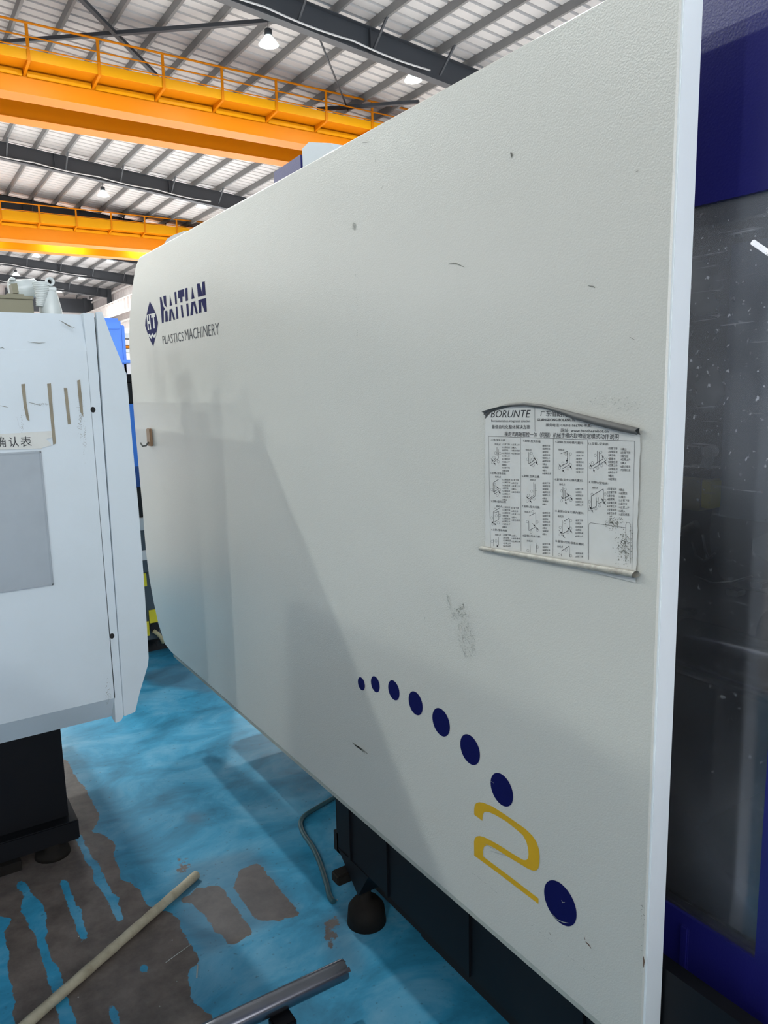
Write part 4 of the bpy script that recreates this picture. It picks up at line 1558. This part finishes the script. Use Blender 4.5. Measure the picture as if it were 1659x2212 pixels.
# ------------------------------------------------------------------ loader standing on the left machine
LO = 3.05


def up(a, b, y=LO):
    return on(a, b, 1, y)


hl = thing('hopper_loader', (.45, 3.1, 1.82), 'olive box, clear ribbed hose and white cone of a loader on the left machine', 'loader')
a, b = up(72, 640), up(0, 668)
MB().rbox((-.1, LO, 1.821), (a.x - .002, LO + .14, a.z - .012), .003).build('control_box', 'olive_box', hl)
MB().rbox((-.1, LO - .006, a.z - .012), (a.x, LO + .146, a.z), .002).build('box_lid', 'olive_box', hl)
c0, c1 = up(15, 636), up(52, 633)
MB().rbox((c0.x, LO + .0, c0.z - .004), (c1.x, LO + .1, c0.z + .004), .001).build('bracket_plate', 'olive_box', hl)
q = [up(28, 633), up(41, 633), up(37, 612), up(24, 613)]
MB().prism(q, (0, .06, 0)).build('bracket', 'olive_box', hl)
mb = MB()
ax = up(27, 606, 3.2)
mb.tube([ax, ax + Vector((.0, 0, .001)), ax + Vector((.001, .05, .0))], .012, 16)
mb.build('sight_ring', 'clear_plastic', hl)
# white body behind bracket: lying motor housing
e0, e1 = up(18, 625, 3.25), up(80, 622, 3.25)
mb = MB()
mb.tube([e0, e0 + (e1 - e0) * .1, e1 - (e1 - e0) * .05, e1], [.02, .035, .035, .03], 20)
mb.build('motor_housing', 'clear_plastic', hl)
# ribbed hose hanging
mb = MB()
h0, h1, h2 = up(88, 612, 3.15), up(92, 635, 3.15), up(86, 660, 3.15)
for k in range(14):
    t = k / 13
    p = h0 * (1 - t) ** 2 + h1 * 2 * t * (1 - t) + h2 * t * t
    r = .032 * (1 - t * .55)
    mb.lathe([(r * .86, -.0036), (r, 0), (r * .86, .0036)], p, 18)
mb.build('ribbed_hose', 'clear_plastic', hl)
# cone
p0, p1 = up(108, 626, 3.15), up(104, 668, 3.15)
mb = MB()
mb.lathe([(.026, p0.z), (.04, p1.z), (.0405, 1.8225)], (p0.x + .0, 3.17, 0), 28)
mb.build('receiver_cone', 'clear_plastic', hl)
mb = MB()
mb.rbox((p0.x - .02, 3.14, p0.z - .005), (p0.x + .022, 3.2, p0.z + .012), .004)
col_ = mb.build('collar', 'clear_plastic', hl)
# flanged pipe mouth with dark bore facing the aisle
pc = up(107, 609, 3.14)
mb = MB()
n = 28
ro, ri = .0165, .0085
mb.lathe([(ri, .04), (ri, -.012), (ro, -.012), (ro, -.004), (ri * 1.25, 0.0), (ri * 1.25, .04)], pc, 28, axis=1)
pf = mb.build('pipe_flange', 'clear_plastic', hl, label='white flanged pipe mouth with dark bore')
MB().lathe([(.0005, .0), (ri, .0)], (pc.x, pc.y + .012, pc.z), 24, axis=1).build('pipe_bore', 'black_matte', pf)

# ------------------------------------------------------------------ far things in the gap between door and left machine
fm = thing('far_blue_machine', (2.9, 10, 0), 'tall bright blue machine far behind, seen over the left machine edge', 'machine')
YB = 10.0


def bp_(a, b, y=YB):
    return on(a, b, 1, y)


p0, p1 = bp_(222, 686), bp_(263, 780)
mb = MB()
tz = p0.z
xb1 = bp_(262, 700).x
mb.rbox((bp_(150, 700).x, YB, 1.3), (xb1, YB + 2.5, tz), .03)
mb.build('housing', 'blue_paint', fm)
MB().rbox((bp_(150, 700).x, YB - .03, tz - .14), (xb1 - .02, YB, tz - .05), .01).build('top_band', 'blue_paint', fm)
MB().rbox((xb1 + .0, YB + .05, tz - .9), (xb1 + .05, YB + 2.4, tz - .08), .01).build('guard_rail', 'blue_paint', fm)
zb = bp_(268, 784).z
MB().rbox((xb1 - .05, YB - .03, zb), (bp_(281, 784).x + .3, YB + .4, bp_(268, 777).z), .01).build('sill', 'blue_paint', fm)
MB().rbox((bp_(150, 800).x, YB + .05, bp_(268, 808).z), (bp_(281, 784).x + .3, YB + .45, zb - .0), .01).build('lower_panel', 'beam_white', fm)
MB().box((bp_(150, 800).x, YB + .1, 0), (xb1 + .3, YB + 2.4, bp_(268, 808).z)).build('base_frame', 'black_paint', fm)

# shelf of light coloured goods seen in the slot
sh = thing('stock_shelf', (4.5, 14, 0), 'pale storage shelf with orange boards far behind, in the slot left of the white door', 'shelf')
YS = 14.0
for (b0, b1, mt, nm) in ((719, 731, 'dim_white', 'board'), (733, 746, 'wall_sheet', 'carton'), (742, 744, 'yellow_crane', 'board'), (747, 752, 'yellow_crane', 'board'), (753, 762, 'conduit', 'carton'),
                         (763, 776, 'beam_white', 'carton')):
    z0, z1 = on(270, b1, 1, YS).z, on(270, b0, 1, YS).z
    MB().rbox((on(262, 740, 1, YS).x, YS, z0), (on(285, 740, 1, YS).x + .5, YS + .5, z1), .01).build(nm, mt, sh)
MB().box((on(262, 740, 1, YS).x, YS + .1, 0), (on(262, 740, 1, YS).x + .06, YS + .5, on(270, 719, 1, YS).z)).build('upright', 'beam_white', sh)

# stacked injection unit of the machine's far end, in the slot
YC = 4.55
cu_ = thing('injection_unit', (1.35, YC, 0), 'dark slate unit with blue and silver bands and yellow stickers beyond the door', 'machine')


def cp(a, b):
    return on(a, b, 1, YC)


x0c, x1c = .80, 1.9
bands = [(808, 826, 'black_paint', 'cap'), (827, 871, 'black_matte', 'barrel_cover'), (872, 1008, 'blue_paint', 'blue_panel'), (1008, 1053, 'deep_blue', 'lower_blue_panel'),
         (1053, 1119, 'black_matte', 'vent_panel'), (1119, 1146, 'conduit', 'guide_rail'), (1146, 1191, 'slate_paint', 'beam'), (1191, 1213, 'beam_white', 'rail_cover'),
         (1213, 1240, 'slate_paint', 'cable_tray')]
for b0, b1, mt, nm in bands:
    z1, z0 = cp(295, b0).z, cp(295, b1).z
    off = .0 if mt != 'conduit' else -.02
    MB().rbox((x0c, YC + off, z0 + .0005), (x1c, YC + .5, z1), .004).build(nm, mt, cu_)
z1 = cp(310, 1240).z
MB().rbox((x0c, YC + .02, .10), (x1c, YC + .6, z1), .006).build('bed_frame', 'slate_paint', cu_)
MB().box((x0c + .05, YC + .1, 0.0), (x1c, YC + .55, .10)).build('plinth', 'black_matte', cu_)
for q in ((308, 1240, 319, 1267), (323, 1320, 345, 1344), (314, 1345, 325, 1374)):
    a, b = cp(q[0], q[1]), cp(q[2], q[3])
    st_ = MB().box((a.x, YC + .012, b.z), (b.x, YC + .02, a.z)).build('warning_sticker', 'yellow_sign', cu_)
pts = [cp(331, 1362), cp(340, 1368), cp(347, 1376), cp(352, 1388)]
MB().tube([Vector((p.x, YC - .01, p.z)) for p in pts], .012, 8).build('yellow_hose', 'switch_tan', cu_)
for q in ((336, 1356), (349, 1390)):
    a = cp(*q)
    MB().tube([(a.x, YC + .03, a.z), (a.x, YC - .0, a.z)], .03, 18).build('port', 'black_matte', cu_)

# ------------------------------------------------------------------ on the floor
# cream rod
R = .0145
p0 = on(424, 1890, 2, R); p1 = on(30, 2236, 2, R)
d = (p1 - p0)
n = 26
pts = [p0 + d * (k / n) + Vector((0, 0, 0)) for k in range(n + 1)]
pts = [p - Vector((0, 0, p.z)) + Vector((0, 0, R)) for p in pts]
o = MB().tube([pts[0] - d.normalized() * .004] + pts, [R * .8] + [R + .0006 * math.sin(k * 1.9) for k in range(n + 1)], 18).build('rod', 'rod_cream')
o['label'] = 'long cream plastic rod with dirt marks lying on the worn floor'
o['category'] = 'rod'

# steel tube with crimped end on a small black clamp stand
tb = thing('steel_tube', (.7, 1.6, 0), 'thick grey steel tube with open torn end, propped on a black clamp', 'tube')
ZT = .11
a, b = on(742, 2094, 2, ZT), on(452, 2233, 2, ZT)
dd = (b - a).normalized()
b2 = b + dd * .35
RT = .026
mb = MB()
mb.tube([a, a + dd * .3, b, b2], RT, 28, caps=False)
mb.tube([a + dd * .001, b2], RT - .003, 28, caps=False)
mb.build('pipe', 'tube_steel', tb)
mb = MB()
# torn wall at the mouth: short uneven tabs around the rim
s = dd.orthogonal().normalized()
t_ = dd.cross(s)
for k in range(12):
    a0 = 2 * math.pi * k / 12
    L = random.uniform(.002, .012)
    p = a + (s * math.cos(a0) + t_ * math.sin(a0)) * (RT - .0015)
    q = a + (s * math.cos(a0 + .5) + t_ * math.sin(a0 + .5)) * (RT - .0015)
    mb.poly([p, q, q - dd * L * .8, p - dd * L])
mb.build('torn_rim', 'tube_steel', tb)
MB().tube([a + dd * .012, a + dd * .014], RT - .004, 24).build('inner_plug', 'black_matte', tb)
c = on(598, 2178, 2, ZT - .01)
mb = MB()
mb.rbox((c.x - .025, c.y - .05, ZT - .062), (c.x + .03, c.y + .0, ZT - .02), .004)
mb.rbox((c.x - .018, c.y - .042, .0), (c.x + .02, c.y - .008, ZT - .06), .003)
mb.build('clamp_stand', 'black_paint', tb)

# hose on the floor below the door
hp = [(760, 1700), (720, 1724), (684, 1745), (658, 1762), (649, 1778), (655, 1800), (676, 1832), (692, 1868), (704, 1905), (712, 1936), (722, 1950)]
pts = [on(a, b, 2, .009) for a, b in hp]
sm = []
for i in range(len(pts) - 1):
    q0 = pts[max(i - 1, 0)]; q1 = pts[i]; q2 = pts[i + 1]; q3 = pts[min(i + 2, len(pts) - 1)]
    for k in range(5):
        t = k / 5
        sm.append(.5 * ((2 * q1) + (q2 - q0) * t + (2 * q0 - 5 * q1 + 4 * q2 - q3) * t * t + (3 * q1 - q0 - 3 * q2 + q3) * t ** 3))
tag(MB().tube(sm, .0085, 10).build('hose', 'hose_dark'), 'thin dark teal hose looping over the blue floor beside the black base', 'hose')

# small debris on the floor
deb = [((427, 2084), (425, 2112), .002, 'short white plastic sliver standing out on the floor below the cream rod'),
       ((358, 2079), (412, 2040), .0009, 'long thin clear filament on the floor between rod and steel tube')]
for q0, q1, r, lb in deb:
    tag(MB().tube([on(*q0, 2, r), on(*q1, 2, r)], r, 6).build('plastic_sliver', 'crumb'), lb, 'debris')
cr = MB()
for (a, b) in ((138, 1840), (382, 2120), (170, 2023), (169, 2154), (345, 2174), (372, 2031), (728, 1944), (724, 1946)):
    p = on(a, b, 2, .002)
    cr.lathe([(.0003, .002), (.0022, 0), (.0003, -.002)], p, 6)
o = cr.build('plastic_crumbs', 'crumb', kind='stuff')
tag(o, 'tiny pale plastic crumbs scattered over the floor', 'debris')

print('objects', len(bpy.data.objects), 'tris', sum(len(o.data.polygons) for o in bpy.data.objects if o.type == 'MESH'))
